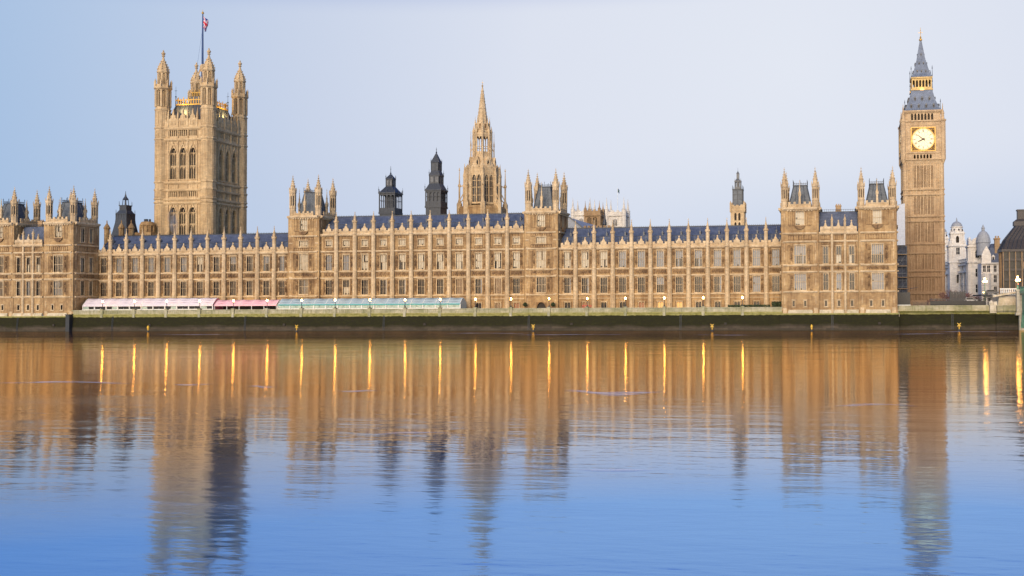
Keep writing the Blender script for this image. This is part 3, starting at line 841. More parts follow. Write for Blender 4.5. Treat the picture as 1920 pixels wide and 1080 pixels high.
range_front('palace_wing', 'long two-storey stone wing with uncovered ground floor, one doorway pair lit', -82.35, -17.0, NW_P, False, 31.6, 29.8,
            ['blind', 'blind', 'blind', 'cool', 'cool', 'cool', 'mix', 'mix', 'cool', 'cool', 'cool', 'cool'],
            ['dark', 'dark', 'dark', 'dark', 'dark', 'mix', 'dark', 'dark', 'dark', 'dark', 'cool', 'dark'],
            ['dark', 'door', 'dark', 'dark', 'door', 'lit', 'lit', 'dark', 'dark', 'dark', 'dark', 'dark'])
river_tower('square stone tower with steep roof and pinnacles between the tent-lined wing and the tall centre', -161.35, -.9, 34.1, 35.7, 42.6, 46.9, True, styles=('blind', 'blind', 'dark'))
river_tower('square stone tower over the arched doorway with two round bushes', -87.45, -.9, 34.1, 35.7, 42.6, 46.9, True, styles=('blind', 'blind', 'dark'), door=True)
river_tower('pinnacled river tower at the water, joined to the wing with uncovered ground floor', -12.4, -10, 32.8, 34.6, 40.2, 44.1, False, foot=True, styles=('blind', 'mix', 'cool'))
river_tower('pinnacled river tower at the water, nearest the clock tower', 8.15, -10, 32.8, 34.6, 40.2, 43.8, False, foot=True, styles=('blind', 'mix', 'cool'))
river_tower('river tower at the water beside the white tent, paired windows on its flank', -235.6, -10, 32.8, 34.6, 40.2, 44.3, False, north='two', foot=True, styles=('blind', 'dark', 'cool'))
river_tower('pinnacled river tower at the water cut by the edge of the picture', -255.8, -10, 32.8, 34.6, 40.2, 44.3, False, foot=True, styles=('blind', 'dark', 'dark'))
link_range('three-bay stone range with iron-crested roof between the towers nearest the clock tower', -7.3, 3.05, -10)
link_range('three-bay stone range between the towers at the far end from the clock tower', -250.7, -240.7, -10)
#@@REST
# ------------------------------------------------------------------ great square tower with the flag
def great_tower():
    cx, cy = -231.1, 49.2; hw = 8.85; R_ = 2.5; z0 = 5.0
    root = thing('great_square_tower', 'massive square stone tower with flagstaff, tall arched windows and four crowned corner turrets', 'tower', (cx, cy, z0))
    fo = hw+1.2     # wall plane distance from the centre
    b = MB(); pan = MB(); pr = MB(); hol = MB()
    lv = {'s': [(70.3, .8), (66.3, .7), (51.1, .7), (48.4, .6), (45.2, .7), (43.9, .7), (31.0, .7)]}
    for k in range(4):
        rot = k*pi/2; fx, fy = cx+fo*sin(rot), cy-fo*cos(rot)
        for q in (b, pan, pr, hol): q.at(fx, fy, 0, rot)
        L = hw-1.6
        ops = []
        for i in (-1, 0, 1):
            x = i*3.75
            ops += [(x-1.35, x+1.35, 52.2, 63.2), (x-1.35, x+1.35, 32.0, 42.2)]
            for j in range(4):
                xx = x-1.2+j*.8
                ops.append((xx-.24, xx+.24, 67.4, 69.7)); ops.append((xx-.22, xx+.22, 45.9, 47.9))
        wall(b, -L-.6, L+.6, z0, 70.6, ops, 1.1)
        for i in (-1, 0, 1):
            x = i*3.75
            for za, zb in ((52.2, 63.2), (32.0, 42.2)):
                archfill(b, x, 2.7, zb-2.6, zb, 0, 1.1, 10)
                # ogee hood and finial, jamb shafts
                for s_ in (-1, 1):
                    pan.box(x+s_*1.5-.16, x+s_*1.5+.16, -.22, .02, za, zb-2.4)
                    pan.box(x+s_*1.87-.08, x+s_*1.87+.08, -.3, .02, za-.5, zb+1.0)
                    for t in range(6):
                        a0, a1 = t/6, (t+1)/6
                        def og(a): return (1.62*(1-a**1.5), zb-2.5+a*3.1+a*a*.9)
                        (xa, z1_), (xb, z2_) = og(a0), og(a1)
                        pan.bar((x+s_*xa, -.14, z1_), (x+s_*xb, -.14, z2_), .30)
                pan.rings(x, -.16, [(.16, zb+1.2), (.34, zb+1.7), (.12, zb+2.0), (0, zb+2.7)], 6)
                pan.box(x-1.8, x+1.8, -.3, .02, za-.35, za-.05)
                # tracery
                pan.box(x-.10, x+.10, .35, .6, za, zb-.7); pan.box(x-1.35, x+1.35, .36, .58, za+(zb-za)*.42-.12, za+(zb-za)*.42+.12)
                pan.box(x-.75, x-.6, .38, .55, za, zb-1.6); pan.box(x+.6, x+.75, .38, .55, za, zb-1.6)
                archfill(pan, x-.72, 1.2, zb-2.9, zb-1.8, .40, .56, 6); archfill(pan, x+.72, 1.2, zb-2.9, zb-1.8, .40, .56, 6)
                pan.box(x-1.35, x+1.35, .42, .56, zb-1.95, zb-1.75)
                archfill(pan, x-.72, 1.2, za+(zb-za)*.30, za+(zb-za)*.40, .40, .56, 6); archfill(pan, x+.72, 1.2, za+(zb-za)*.30, za+(zb-za)*.40, .40, .56, 6)
            # carved gablets of the parapet
            zp = 72.9
            pr.ext([(x-1.55, zp), (x+1.55, zp), (x+1.55, zp+.5), (x+.95, zp+.9), (x+.95, zp+1.6), (x+.4, zp+2.0), (x+.2, zp+3.4), (x-.2, zp+3.4), (x-.4, zp+2.0), (x-.95, zp+1.6), (x-.95, zp+.9), (x-1.55, zp+.5)], -.35, .15)
            pr.rings(x, -.1, [(.12, zp+3.3), (.28, zp+3.6), (0, zp+4.3)], 6)
            for t in (-.85, -.28, .28, .85): pr.box(x+t-.16, x+t+.16, -.46, -.33, zp-1.6, zp+.2)
            pr.box(x-.3, x+.3, -.45, -.33, zp+.5, zp+1.5)
        for x in (-5.6, -1.87, 1.87, 5.6):
            pr.box(x-.28, x+.28, -.55, .1, 70.6, 74.6); pr.rings(x, -.2, [(.32, 74.6), (.36, 75.0), (.16, 76.2), (.05, 77.6)], 4)
            pan.box(x-.12, x+.12, -.32, .02, 45.4, 70.0); pan.box(x-.12, x+.12, -.32, .02, 31.2, 45)
        wall(pr, -L-.6, L+.6, 70.6, 72.9, [], .3, -.3); pr.box(-L-.6, L+.6, -.42, .2, 72.7, 72.95)
        panel(pan, -L, L, 64.2, 66.0, 18); panel(pan, -L, L, 48.7, 50.8, 20); panel(pan, -L, L, 70.75-1.0, 70.2, 22, cusps=False)
        panel(pan, -L, -5.55, 52, 66, 2); panel(pan, 5.55, L, 52, 66, 2); panel(pan, -L, -5.55, 32, 43.5, 2); panel(pan, 5.55, L, 32, 43.5, 2)
    for q in (b, pan, pr): q.at()
    part('wall', b, VSTONE, root); part('carved_panels', pan, VSTONE, root); part('parapet', pr, VSTONE, root)
    for z, h in lv['s']:
        st = MB()
        for k in range(4):
            rot = k*pi/2; st.at(cx+fo*sin(rot), cy-fo*cos(rot), 0, rot); string(st, -hw+.9, hw-.9, z, h, .4)
        st.at(); part('string_course', st, VSTONE, root)
    # windows: recessed glass, one mesh per opening
    def pane(w, h, nm):
        q = MB(); q.quad((-w/2, 0, 0), (w/2, 0, 0), (w/2, 0, h), (-w/2, 0, h)); return q.mesh('window', nm)
    big, low_ = pane(2.7, 11, GLASS), pane(2.7, 10.2, GLASS)
    sm, sm2 = pane(3.0, 2.4, HOLLOW), pane(3.0, 2.1, HOLLOW)
    for k in range(4):
        rot = k*pi/2
        for i in (-1, 0, 1):
            for me, z, dd in ((big, 52.2, .8), (low_, 32.0, .8), (sm, 67.4, 1.0), (sm2, 45.9, 1.0)):
                x = i*3.75; d_ = fo-dd
                put('window', me, root, (cx+x*cos(rot)+d_*sin(rot), cy+x*sin(rot)-d_*cos(rot), z), rot)
    # corner turrets
    def tur():
        q = MB(); prof = [(2.75, 0), (2.75, 20), (R_, 20.5)]
        for z in (26, 38.9, 40.2, 43.4, 46.1, 61.3, 65.3):
            prof += [(R_, z-.4), (R_*1.12, z), (R_*1.12, z+.35), (R_, z+.6)]
        prof += [(R_, 71.5), (R_*1.1, 71.8), (R_*1.1, 72.2), (R_*.96, 72.4), (R_*.96, 73.0)]
        q.rings(0, 0, prof, 8)
        # open stage 1
        def stage(r, za, zb, w):
            for i in range(8):
                a = i*pi/4+pi/8
                q.at(r*.97*cos(a), r*.97*sin(a), 0, a); q.box(-w, w*.6, -w, w, za, zb)
                q.at()
            for i in range(8):
                a = i*pi/4; q.at(r*.9*cos(a), r*.9*sin(a), 0, a+pi/2)
                archfill(q, 0, r*.68, zb-1.1, zb, -.12, .2, 6)
                q.box(-.09, .09, -.1, .1, za, zb-.3)
                q.at()
            q.rings(0, 0, [(r*.22, za), (r*.22, zb)], 6)
        stage(R_, 73, 79.0, .36)
        q.rings(0, 0, [(R_*.98, 79.0), (R_*1.2, 79.5), (R_*1.2, 80.0), (R_*1.02, 80.1), (R_*1.02, 80.9), (R_*.7, 80.95)], 8)
        for i in range(8):
            a = i*pi/4+pi/8; q.rings(R_*1.08*cos(a), R_*1.08*sin(a), [(.26, 79.5), (.22, 81.6), (.3, 81.7), (0, 83.0)], 4)
        stage(1.75, 80.9, 85.0, .28)
        q.rings(0, 0, [(1.75, 85.0), (2.1, 85.4), (2.1, 85.9), (1.85, 86.2), (1.7, 87.1), (1.2, 88.2), (.72, 89.2), (.38, 90.5), (.24, 91.3)], 8)
        for i in range(8):
            a = i*pi/4+pi/8
            for z, r in ((86.6, 1.9), (87.5, 1.6), (88.4, 1.2), (89.3, .8)): q.cbox(r*cos(a), r*sin(a), z-.2, .24, .24, .4)
        q.rings(0, 0, [(.5, 91.2), (.62, 91.4), (.3, 91.7), (.62, 92.0), (.7, 92.3), (.5, 92.6), (.2, 92.8), (.28, 93.2), (0, 93.6)], 8)
        # blind panels on the shaft
        for z0_, z1_ in ((27, 38), (47, 60.5), (62.2, 64.6), (66.4, 71.2), (21, 25.2), (41, 43)):
            for i in range(8):
                a = i*pi/4; q.at(R_*.925*cos(a), R_*.925*sin(a), 0, a+pi/2)
                for x in (-.62, 0, .62): q.box(x-.07, x+.07, -.12, .05, z0_, z1_)
                nn = max(1, int((z1_-z0_)/3.6))
                for t in range(nn+1): 
                    z = z0_+(z1_-z0_)*t/nn; q.box(-.75, .75, -.14, .05, z-.12, z+.12)
                q.at()
        return q.mesh('corner_turret', VSTONE)
    tm = tur()
    for sx in (-1, 1):
        for sy in (-1, 1): put('corner_turret', tm, root, (cx+sx*hw, cy+sy*hw, z0))
    # iron roof, gilded crestings, flag crown
    r = MB().at(cx, cy)
    r.frust(-8.6, 8.6, -8.6, 8.6, 71, -6.0, 6.0, -6.0, 6.0, 79.2)
    for k in range(4):
        r.at(cx, cy, 0, k*pi/2)
        for i in range(8): r.bar((-6.6+i*1.9, -8.2, 72), (-5+i*1.43, -6.0, 79.2), .22)
    r.at(); part('roof', r, IRON, root)
    r = MB()
    for k in range(4):
        r.at(cx, cy, 0, k*pi/2)
        r.box(-6.1, 6.1, -6.15, -5.9, 79.2, 79.6); r.box(-6.1, 6.1, -6.12, -5.95, 80.9, 81.2)
        for i in range(13): r.box(-6+i-.14, -6+i+.14, -6.1, -5.95, 79.6, 82.0 if i % 2 else 81.5)
    r.at(); part('gilded_cresting', r, GOLD, root)
    r = MB().at(cx, cy)
    r.frust(-3.2, 3.2, -3.2, 3.2, 79, -2.6, 2.6, -2.6, 2.6, 83.0); part('flag_platform', r, IRON_G, root)
    r = MB()
    for k in range(4):
        r.at(cx, cy, 0, k*pi/2)
        for i in range(7): r.cbox(-2.7+i*.9, -2.75, 83, .2, .2, 1.6 if i % 2 else 2.4)
        r.box(-2.8, 2.8, -2.82, -2.68, 84.2, 84.45)
    r.at(); part('gilded_cresting', r, GOLD, root)
    r = MB()
    for k in range(4):
        a = k*pi/2+pi/4
        r.bar((cx+4.2*cos(a), cy+4.2*sin(a), 83), (cx+.45*cos(a), cy+.45*sin(a), 94), .5)
    r.rings(cx, cy, [(.5, 92.5), (.9, 93.4), (.9, 94.6), (.5, 95.2)], 8)
    part('flag_crown', r, STONE_P, root)
    r = MB()
    for x, y in ((-6, -6), (6, -6), (6, 6), (-6, 6)):
        r.rings(cx+x, cy+y, [(.22, 79), (.12, 82), (.3, 82.3), (.06, 82.6), (.04, 86)], 6); r.cbox(cx+x, cy+y, 84.4, .9, .12, .12)
    part('iron_finial', r, IRON, root)
    r = MB(); r.rings(cx, cy, [(.36, 83), (.34, 100), (.2, 113.6)], 8); p_ = part('flagstaff', r, POLE, root)
    r = MB(); r.rings(cx, cy, [(.1, 113.5), (.42, 113.8), (.42, 114.2), (.1, 114.5), (.05, 115.2)], 8); sub('gilded_ball', r.mesh('gilded_ball', GOLD, WL[root.name]), p_)
    r = MB()
    for s_ in (-1, 1): r.bar((cx+s_*2.2, cy-2, 84), (cx+s_*.1, cy, 108), .05)
    sub('halyard', r.mesh('halyard', POLE, WL[root.name]), p_)
    # gilded roof is floodlit at dusk: one small floodlight behind the parapet on each river side
    for x, y in ((-2.5, -8.0), (8.0, 2.5)):
        ld = bpy.data.lights.new('roof_floodlight', 'AREA'); ld.energy = 800; ld.color = (1, .66, .22); ld.size = 1.5
        lo = bpy.data.objects.new('roof_floodlight', ld); COL.objects.link(lo); lo.location = (cx+x, cy+y, 77.0)
        lo.rotation_euler = Vector((x, y, -4.5)).to_track_quat('Z', 'Y').to_euler()
    # flag
    q = MB(); nx, nz = 26, 15; Wf, Hf = 3.4, 4.2
    idx = {}
    def fp(u, v):
        # drooping cloth, gathered towards the hoist
        x = .3+Wf*u*(.42+.10*sin(v*5)); y = .85*sin(u*9+v*2.2)*u
        z = 112.8-Hf*v-2.2*u*(.55+.3*v)
        return (cx+x, cy+y, z)
    for i in range(nx+1):
        for j in range(nz+1): idx[i, j] = q.P(*fp(i/nx, j/nz))
    for i in range(nx):
        for j in range(nz):
            u, v = (i+.5)/nx*2-1, (j+.5)/nz*2-1
            dg = min(abs(u-v), abs(u+v))
            q.cur = 0 if (abs(u) < .10 or abs(v) < .18) else 2 if (abs(u) < .17 or abs(v) < .30) else 0 if dg < .10 else 2 if dg < .26 else 1
            q.F(idx[i, j], idx[i+1, j], idx[i+1, j+1], idx[i, j+1])
    solo('flag', q, [FLAGR, FLAGB, FLAGW], (cx, cy, 108), 'red, white and blue flag drooping from the top of the tall flagstaff', 'flag')
great_tower()

# ------------------------------------------------------------------ octagonal central spire
def central_spire():
    cx, cy = -128.9, 60.0
    root = thing('octagonal_spire_tower', 'honey stone octagonal lantern tower with a tall tapering spire', 'tower', (cx, cy, 5))
    N = 8; rot = -pi/2+pi/8     # faces square to the river front
    def ring(b, prof): b.rings(cx, cy, prof, 8, rot)
    b = MB(); ring(b, [(8.6, 5), (8.6, 41.5), (8.0, 42.2), (6.1, 42.6), (6.1, 43.0)]); part('base', b, STONE, root)
    # lantern with paired tall lights
    b = MB(); R1 = 6.1; ap = R1*cos(pi/8); side = 2*R1*sin(pi/8)
    pan = MB()
    for i in range(8):
        a = rot+pi/8+i*pi/4
        for q in (b, pan): q.at(cx+ap*cos(a), cy+ap*sin(a), 0, a+pi/2)
        ops = [(-1.55, -.25, 43.6, 53.3), (.25, 1.55, 43.6, 53.3)]
        wall(b, -side/2, side/2, 42.5, 55.2, ops, .5)
        for x in (-.9, .9):
            archfill(b, x, 1.3, 52.0, 53.3, 0, .5, 6)
            pan.box(x-.07, x+.07, .2, .4, 43.6, 52.9)
            for z in (46, 48.8, 51.2): pan.box(x-.65, x+.65, .22, .39, z-.1, z+.1)
            pan.box(x-.85, x-.72, -.15, .02, 43.4, 53.4); pan.box(x+.72, x+.85, -.15, .02, 43.4, 53.4)
        panel(pan, -side/2+.3, side/2-.3, 53.7, 54.9, 6)
        parapet_geo(pan, -side/2+.2, side/2-.2, 55.2, 56.3, gab=.8, y=-.1)
    for q in (b, pan): q.at()
    part('lantern_wall', b, STONE_P, root); part('tracery', pan, STONE_P, root)
    q = MB(); q.quad((-1.55, .45, 0), (-.25, .45, 0), (-.25, .45, 9.7), (-1.55, .45, 9.7)); q.quad((.25, .45, 0), (1.55, .45, 0), (1.55, .45, 9.7), (.25, .45, 9.7)); wm = q.mesh('window', GLASS)
    for i in range(8):
        a = rot+pi/8+i*pi/4; put('window', wm, root, (cx+ap*cos(a), cy+ap*sin(a), 43.6), a+pi/2)
    # corner buttresses, outer detached pinnacles and flyers
    def corner():
        q = MB(); q.rings(0, 0, [(.62, 33), (.62, 49.5), (.5, 50.5), (.5, 53), (.62, 53.2), (.36, 54.5), (.1, 57.2), (0.03, 57.8)], 6)
        return q.mesh('buttress', STONE_P)
    def outer():
        q = MB(); q.rings(0, 0, [(.95, 30), (.95, 38.2), (.55, 38.9), (.30, 40), (.30, 44.2), (.52, 44.5), (.52, 45), (.24, 45.4), (.10, 50.0), (.26, 50.3), (.04, 51.2)], 6)
        return q.mesh('flying_pinnacle', STONE_P)
    cm, om = corner(), outer(); fl = MB()
    for i in range(8):
        a = rot+i*pi/4
        put('buttress', cm, root, (cx+6.2*cos(a), cy+6.2*sin(a), 0))
        put('flying_pinnacle', om, root, (cx+8.0*cos(a), cy+8.0*sin(a), 5))
        for z0_, z1_ in ((44.5, 47.8), (43.4, 45.5), (49.2, 50.2)):
            fl.bar((cx+7.9*cos(a), cy+7.9*sin(a), z0_), (cx+6.2*cos(a), cy+6.2*sin(a), z1_), .32)
    part('flying_buttresses', fl, STONE_P, root)
    b = MB(); ring(b, [(5.9, 55.2), (4.0, 59.0), (3.5, 60.4), (3.5, 61.0)])
    for i in range(8):
        a = rot+pi/8+i*pi/4; r = 4.55
        b.at(cx+r*cos(a), cy+r*sin(a), 0, a+pi/2); b.ext([(-.75, 56.4), (.75, 56.4), (.75, 58.2), (0, 59.9), (-.75, 58.2)], -.35, 1.2)
        b.cur = 1; b.ext([(-.32, 57), (.32, 57), (.32, 58), (0, 58.8), (-.32, 58)], -.37, -.3); b.cur = 0
    b.at(); part('gabled_roof', b, [STONE_P, HOLLOW], root)
    # open upper lantern
    b = MB(); r2 = 3.1; ap = r2*cos(pi/8); side = 2*r2*sin(pi/8)
    for i in range(8):
        a = rot+i*pi/4; b.at()
        b.rings(cx+r2*cos(a), cy+r2*sin(a), [(.42, 58), (.42, 69.0), (.5, 69.2), (.2, 70.4), (0, 71.6)], 6)
        b.rings(cx+(r2+.95)*cos(a), cy+(r2+.95)*sin(a), [(.26, 57), (.2, 64), (.3, 64.2), (.1, 66), (.04, 69.3)], 5)
        b.bar((cx+(r2+.9)*cos(a), cy+(r2+.9)*sin(a), 62), (cx+r2*cos(a), cy+r2*sin(a), 64), .22)
        a += pi/8
        b.at(cx+ap*cos(a), cy+ap*sin(a), 0, a+pi/2)
        b.box(-.07, .07, -.1, .1, 61, 66.5); b.box(-side/2, side/2, -.1, .1, 61, 61.9); b.box(-side/2, side/2, -.1, .1, 63.6, 63.8); b.box(-side/2, side/2, -.12, .15, 67.3, 68.6)
        archfill(b, -side/4, side/2, 66.0, 67.3, -.1, .1, 5); archfill(b, side/4, side/2, 66.0, 67.3, -.1, .1, 5)
    b.at(); ring(b, [(3.3, 67.9), (3.3, 68.4), (2.9, 68.5)]); part('upper_lantern', b, STONE_P, root)
    b = MB(); ring(b, [(2.7, 68.4), (2.4, 69.8), (2.7, 70.0), (2.6, 71.4), (2.3, 72.4), (1.85, 72.6), (1.8, 74.0)])
    for i in range(8):
        a = rot+i*pi/4; b.at(); b.rings(cx+2.5*cos(a), cy+2.5*sin(a), [(.3, 69), (.25, 72.6), (.1, 73.6), (0, 75)], 4)
        b.at(cx+2.3*cos(a+pi/8), cy+2.3*sin(a+pi/8), 0, a+pi/8+pi/2); b.cur = 1; b.box(-.3, .3, -.22, 0, 70.2, 71.9); b.cur = 0
    b.at(); part('crown', b, [STONE_P, CARVE], root)
    b = MB(); ring(b, [(1.75, 73.5), (1.3, 77.4), (1.42, 77.6), (1.25, 77.8), (.82, 81.1), (.92, 81.3), (.78, 81.5), (.2, 85.5), (.36, 85.9), (.12, 86.3), (.05, 87.4)])
    for i in range(8):
        a = rot+i*pi/4
        for z in (74.8, 76.1, 79, 80.2, 82.5, 83.8): 
            r = 1.75-(z-73.5)*.129; b.cbox(cx+r*cos(a), cy+r*sin(a), z, .2, .2, .34)
    part('spire', b, STONE_P, root)
    b = MB(); b.cbox(cx, cy, 87.0, .7, .08, .1); b.rings(cx, cy, [(.03, 86.8), (.03, 88.0)], 4); part('weather_vane', b, GOLD, root)
central_spire()

# ------------------------------------------------------------------ dark iron ventilation lanterns
def vent_lantern(label, cx, cy, hs, z0, z1, zr, hs2, z2, zr2, ztip, open_, mid=None, m1=IRON):
    root = thing('ventilation_lantern', label, 'lantern', (cx, cy, 5), 'dark iron ventilation lanterns above the roofs')
    b = MB().at(cx, cy); b.box(-hs, hs, -hs, hs, 5, z0); b.box(-hs-.25, hs+.25, -hs-.25, hs+.25, z0-.7, z0); part('base', b, m1, root)
    b = MB()
    for k in range(4):
        b.at(cx, cy, 0, k*pi/2)
        n = 4
        for i in range(n+1):
            x = -hs+2*hs*i/n; w = .17 if i in (0, n) else (.13 if i == n//2 else .08)
            b.box(x-w, x+w, -hs-.10, -hs+.16, z0, z1)
        b.box(-hs, hs, -hs-.05, -hs+.1, z0, z0+(z1-z0)*(.22 if open_ else .3)); b.box(-hs, hs, -hs-.04, -hs+.06, z1-.55, z1)
        b.box(-hs, hs, -hs-.06, -hs+.08, z0+(z1-z0)*.6, z0+(z1-z0)*.6+.12)
        for i in range(n): archfill(b, -hs+2*hs*(i+.5)/n, 2*hs/n-.15, z1-1.2, z1-.55, -hs-.03, -hs+.06, 4)
        b.box(-hs-.3, hs+.3, -hs-.35, -hs-.05, z1-.1, z1+.25)
    b.at(cx, cy)
    c = hs*(.55 if open_ else .9); b.cur = 1; b.box(-c, c, -c, c, z0, z1-.1); b.cur = 0
    b.at(); part('louvred_stage', b, [m1, IRON], root)
    b = MB().at(cx, cy); b.frust(-hs-.2, hs+.2, -hs-.2, hs+.2, z1+.2, -hs2-.1, hs2+.1, -hs2-.1, hs2+.1, zr); part('roof', b, m1, root)
    b = MB().at(cx, cy); b.box(-hs2, hs2, -hs2, hs2, zr-.1, z2)
    if mid:
        b.frust(-hs2-.15, hs2+.15, -hs2-.15, hs2+.15, z2, -mid[0], mid[0], -mid[0], mid[0], mid[1]); b.box(-mid[0], mid[0], -mid[0], mid[0], mid[1], mid[2])
    for k in range(4):
        b.at(cx, cy, 0, k*pi/2)
        for i in range(3):
            x = -hs2+hs2*i; b.box(x-.1, x+.1, -hs2-.1, -hs2+.05, zr, z2)
        b.box(-hs2-.1, hs2+.1, -hs2-.15, -hs2, z2-.3, z2)
        b.cur = 1
        for x in (-hs2*.5, hs2*.5): b.box(x-hs2*.3, x+hs2*.3, -hs2-.04, -hs2+.02, zr+.4, z2-.6)
        b.cur = 0
        if mid:
            for x in (-mid[0], 0, mid[0]): b.box(x-.09, x+.09, -mid[0]-.09, -mid[0]+.05, mid[1], mid[2])
    b.at(); part('upper_stage', b, [m1, IRON_G if m1 is IRON else IRON], root)
    ht = mid[0] if mid else hs2; zb = mid[2] if mid else z2
    b = MB().at(cx, cy); b.frust(-ht-.2, ht+.2, -ht-.2, ht+.2, zb, -.16, .16, -.16, .16, zr2); b.rings(0, 0, [(.14, zr2), (.30, zr2+.3), (.10, zr2+.6), (.05, ztip)], 6); b.cbox(0, 0, zr2+(ztip-zr2)*.6, .5, .07, .1)
    part('spire', b, m1, root)
    def spike(h):
        q = MB(); q.rings(0, 0, [(.14, 0), (.10, h*.5), (.2, h*.55), (.06, h*.62), (.03, h)], 5); return q.mesh('iron_finial', m1)
    s1 = cached(('spk', 2.4, m1.name), lambda: spike(2.4)); s2 = cached(('spk', 1.5, m1.name), lambda: spike(1.5))
    for sx in (-1, 1):
        for sy in (-1, 1):
            put('iron_finial', s1, root, (cx+sx*(hs+.2), cy+sy*(hs+.2), z1)); put('iron_finial', s2, root, (cx+sx*(ht+.05), cy+sy*(ht+.05), zb))
            if mid: put('iron_finial', s1, root, (cx+sx*(hs2+.1), cy+sy*(hs2+.1), z2-.4))
        if open_:
            for t in (-.5, 0, .5):
                for k in range(4):
                    a = k*pi/2; put('iron_finial', s2, root, (cx+t*2*hs*cos(a)+hs*sin(a), cy+t*2*hs*sin(a)-hs*cos(a), z1)) if sx == 1 else None
vent_lantern('squat black iron lantern with open columned stage, shorter of the pair beside the octagonal spire', -155.6, 43.5, 2.75, 39.3, 45.7, 48.2, 1.15, 50.9, 52.6, 55.4, True)
vent_lantern('tall black stepped lantern nearest the octagonal spire', -141.2, 48.5, 2.7, 41.6, 46.9, 49.4, 1.75, 52.4, 60.2, 62.2, False, (1.32, 54.0, 56.8))
def small_lantern():
    cx, cy = -248.4, 33.0
    root = thing('ventilation_lantern', 'small dark spired lantern beside the great square tower', 'lantern', (cx, cy, 5), 'dark iron ventilation lanterns above the roofs')
    b = MB().at(cx, cy); b.frust(-3.3, 3.3, -3.3, 3.3, 30, -2.2, 2.2, -2.2, 2.2, 36.5); b.frust(-2.2, 2.2, -2.2, 2.2, 36.5, -2.0, 2.0, -2.0, 2.0, 39.4); part('base', b, IRON, root)
    b = MB()
    for k in range(4):
        b.at(cx, cy, 0, k*pi/2)
        for i in range(5): b.box(-2+i-.07, -2+i+.07, -2.14, -1.9, 33, 39.4)
    b.at(cx, cy); b.box(-2.15, 2.15, -2.15, 2.15, 39.3, 39.6); part('ribs', b, IRON, root)
    b = MB().at(cx, cy); b.frust(-2, 2, -2, 2, 39.6, -1.35, 1.35, -1.35, 1.35, 40.8); b.box(-1.3, 1.3, -1.3, 1.3, 40.8, 42.4); b.box(-1.45, 1.45, -1.45, 1.45, 42.3, 42.6); part('upper_stage', b, IRON, root)
    b = MB()
    for k in range(4):
        a = k*pi/2+pi/4; b.bar((cx+.95*cos(a), cy+.95*sin(a), 42.5), (cx+.75*cos(a), cy+.75*sin(a), 44.6), .2)
    b.rings(cx, cy, [(.85, 44.5), (.95, 44.7), (.35, 45.6), (.12, 46.6), (.05, 47.6)], 6); b.rings(cx, cy, [(.3, 42.5), (.25, 44.6)], 6); part('spire', b, IRON, root)
    q = MB(); q.rings(0, 0, [(.12, 0), (.06, 1.4), (0.02, 1.5)], 5); me = q.mesh('iron_finial', IRON)
    for sx in (-1, 1):
        for sy in (-1, 1): put('iron_finial', me, root, (cx+2*sx, cy+2*sy, 39.5)); put('iron_finial', me, root, (cx+1.35*sx, cy+1.35*sy, 42.5))
small_lantern()

# small octagonal stone turrets and the stone chimney stack behind the tent-lined wing
pm = pinnacle_mesh(.80, 5, 34.0, 35.9, STONE, 8, 'stair_turret')
for x, w in ((-244.6, 'farthest from the great square tower'), (-239.2, 'in front of the small dark lantern'), (-235.6, 'between the dark lantern and the stone chimney')):
    root = thing('roof_turret', 'small stone roof turret, '+w, 'turret', (x, 20, 5), 'small stone turrets above the wing roof')
    b = MB(); b.rings(x, 20, [(.85, 5), (.85, 33.2), (1.05, 33.4), (1.05, 33.8), (.8, 33.9)], 8); part('shaft', b, STONE, root)
    b = MB(); b.rings(x, 20, [(.95, 33.8), (.7, 34.4), (.3, 35.0), (.12, 35.4), (.22, 35.6), (.04, 36.3)], 8); part('cap', b, STONE, root)
root = thing('stone_chimney', 'squat round stone chimney stack with dark pots beside the great square tower', 'chimney', (-242, 36, 5))
b = MB(); b.box(-245.2, -239.0, 33.5, 39, 5, 33.1); part('base', b, STONE, root)
b = MB(); b.rings(-242.2, 36, [(2.5, 33.1), (2.3, 33.6), (2.3, 35.4), (2.55, 35.7), (2.4, 36.0), (2.0, 36.8), (1.6, 37.0)], 12)
for i in range(12):
    a = i*pi/6; b.cbox(-242.2+2.35*cos(a), 36+2.35*sin(a), 33.3, .35, .35, 2.3)
part('stack', b, STONE, root)
b = MB()
for i in range(5):
    a = i*2*pi/5; b.rings(-242.2+.8*cos(a), 36+.8*sin(a), [(.38, 36.9), (.34, 37.9)], 8)
part('chimney_pots', b, IRON, root)

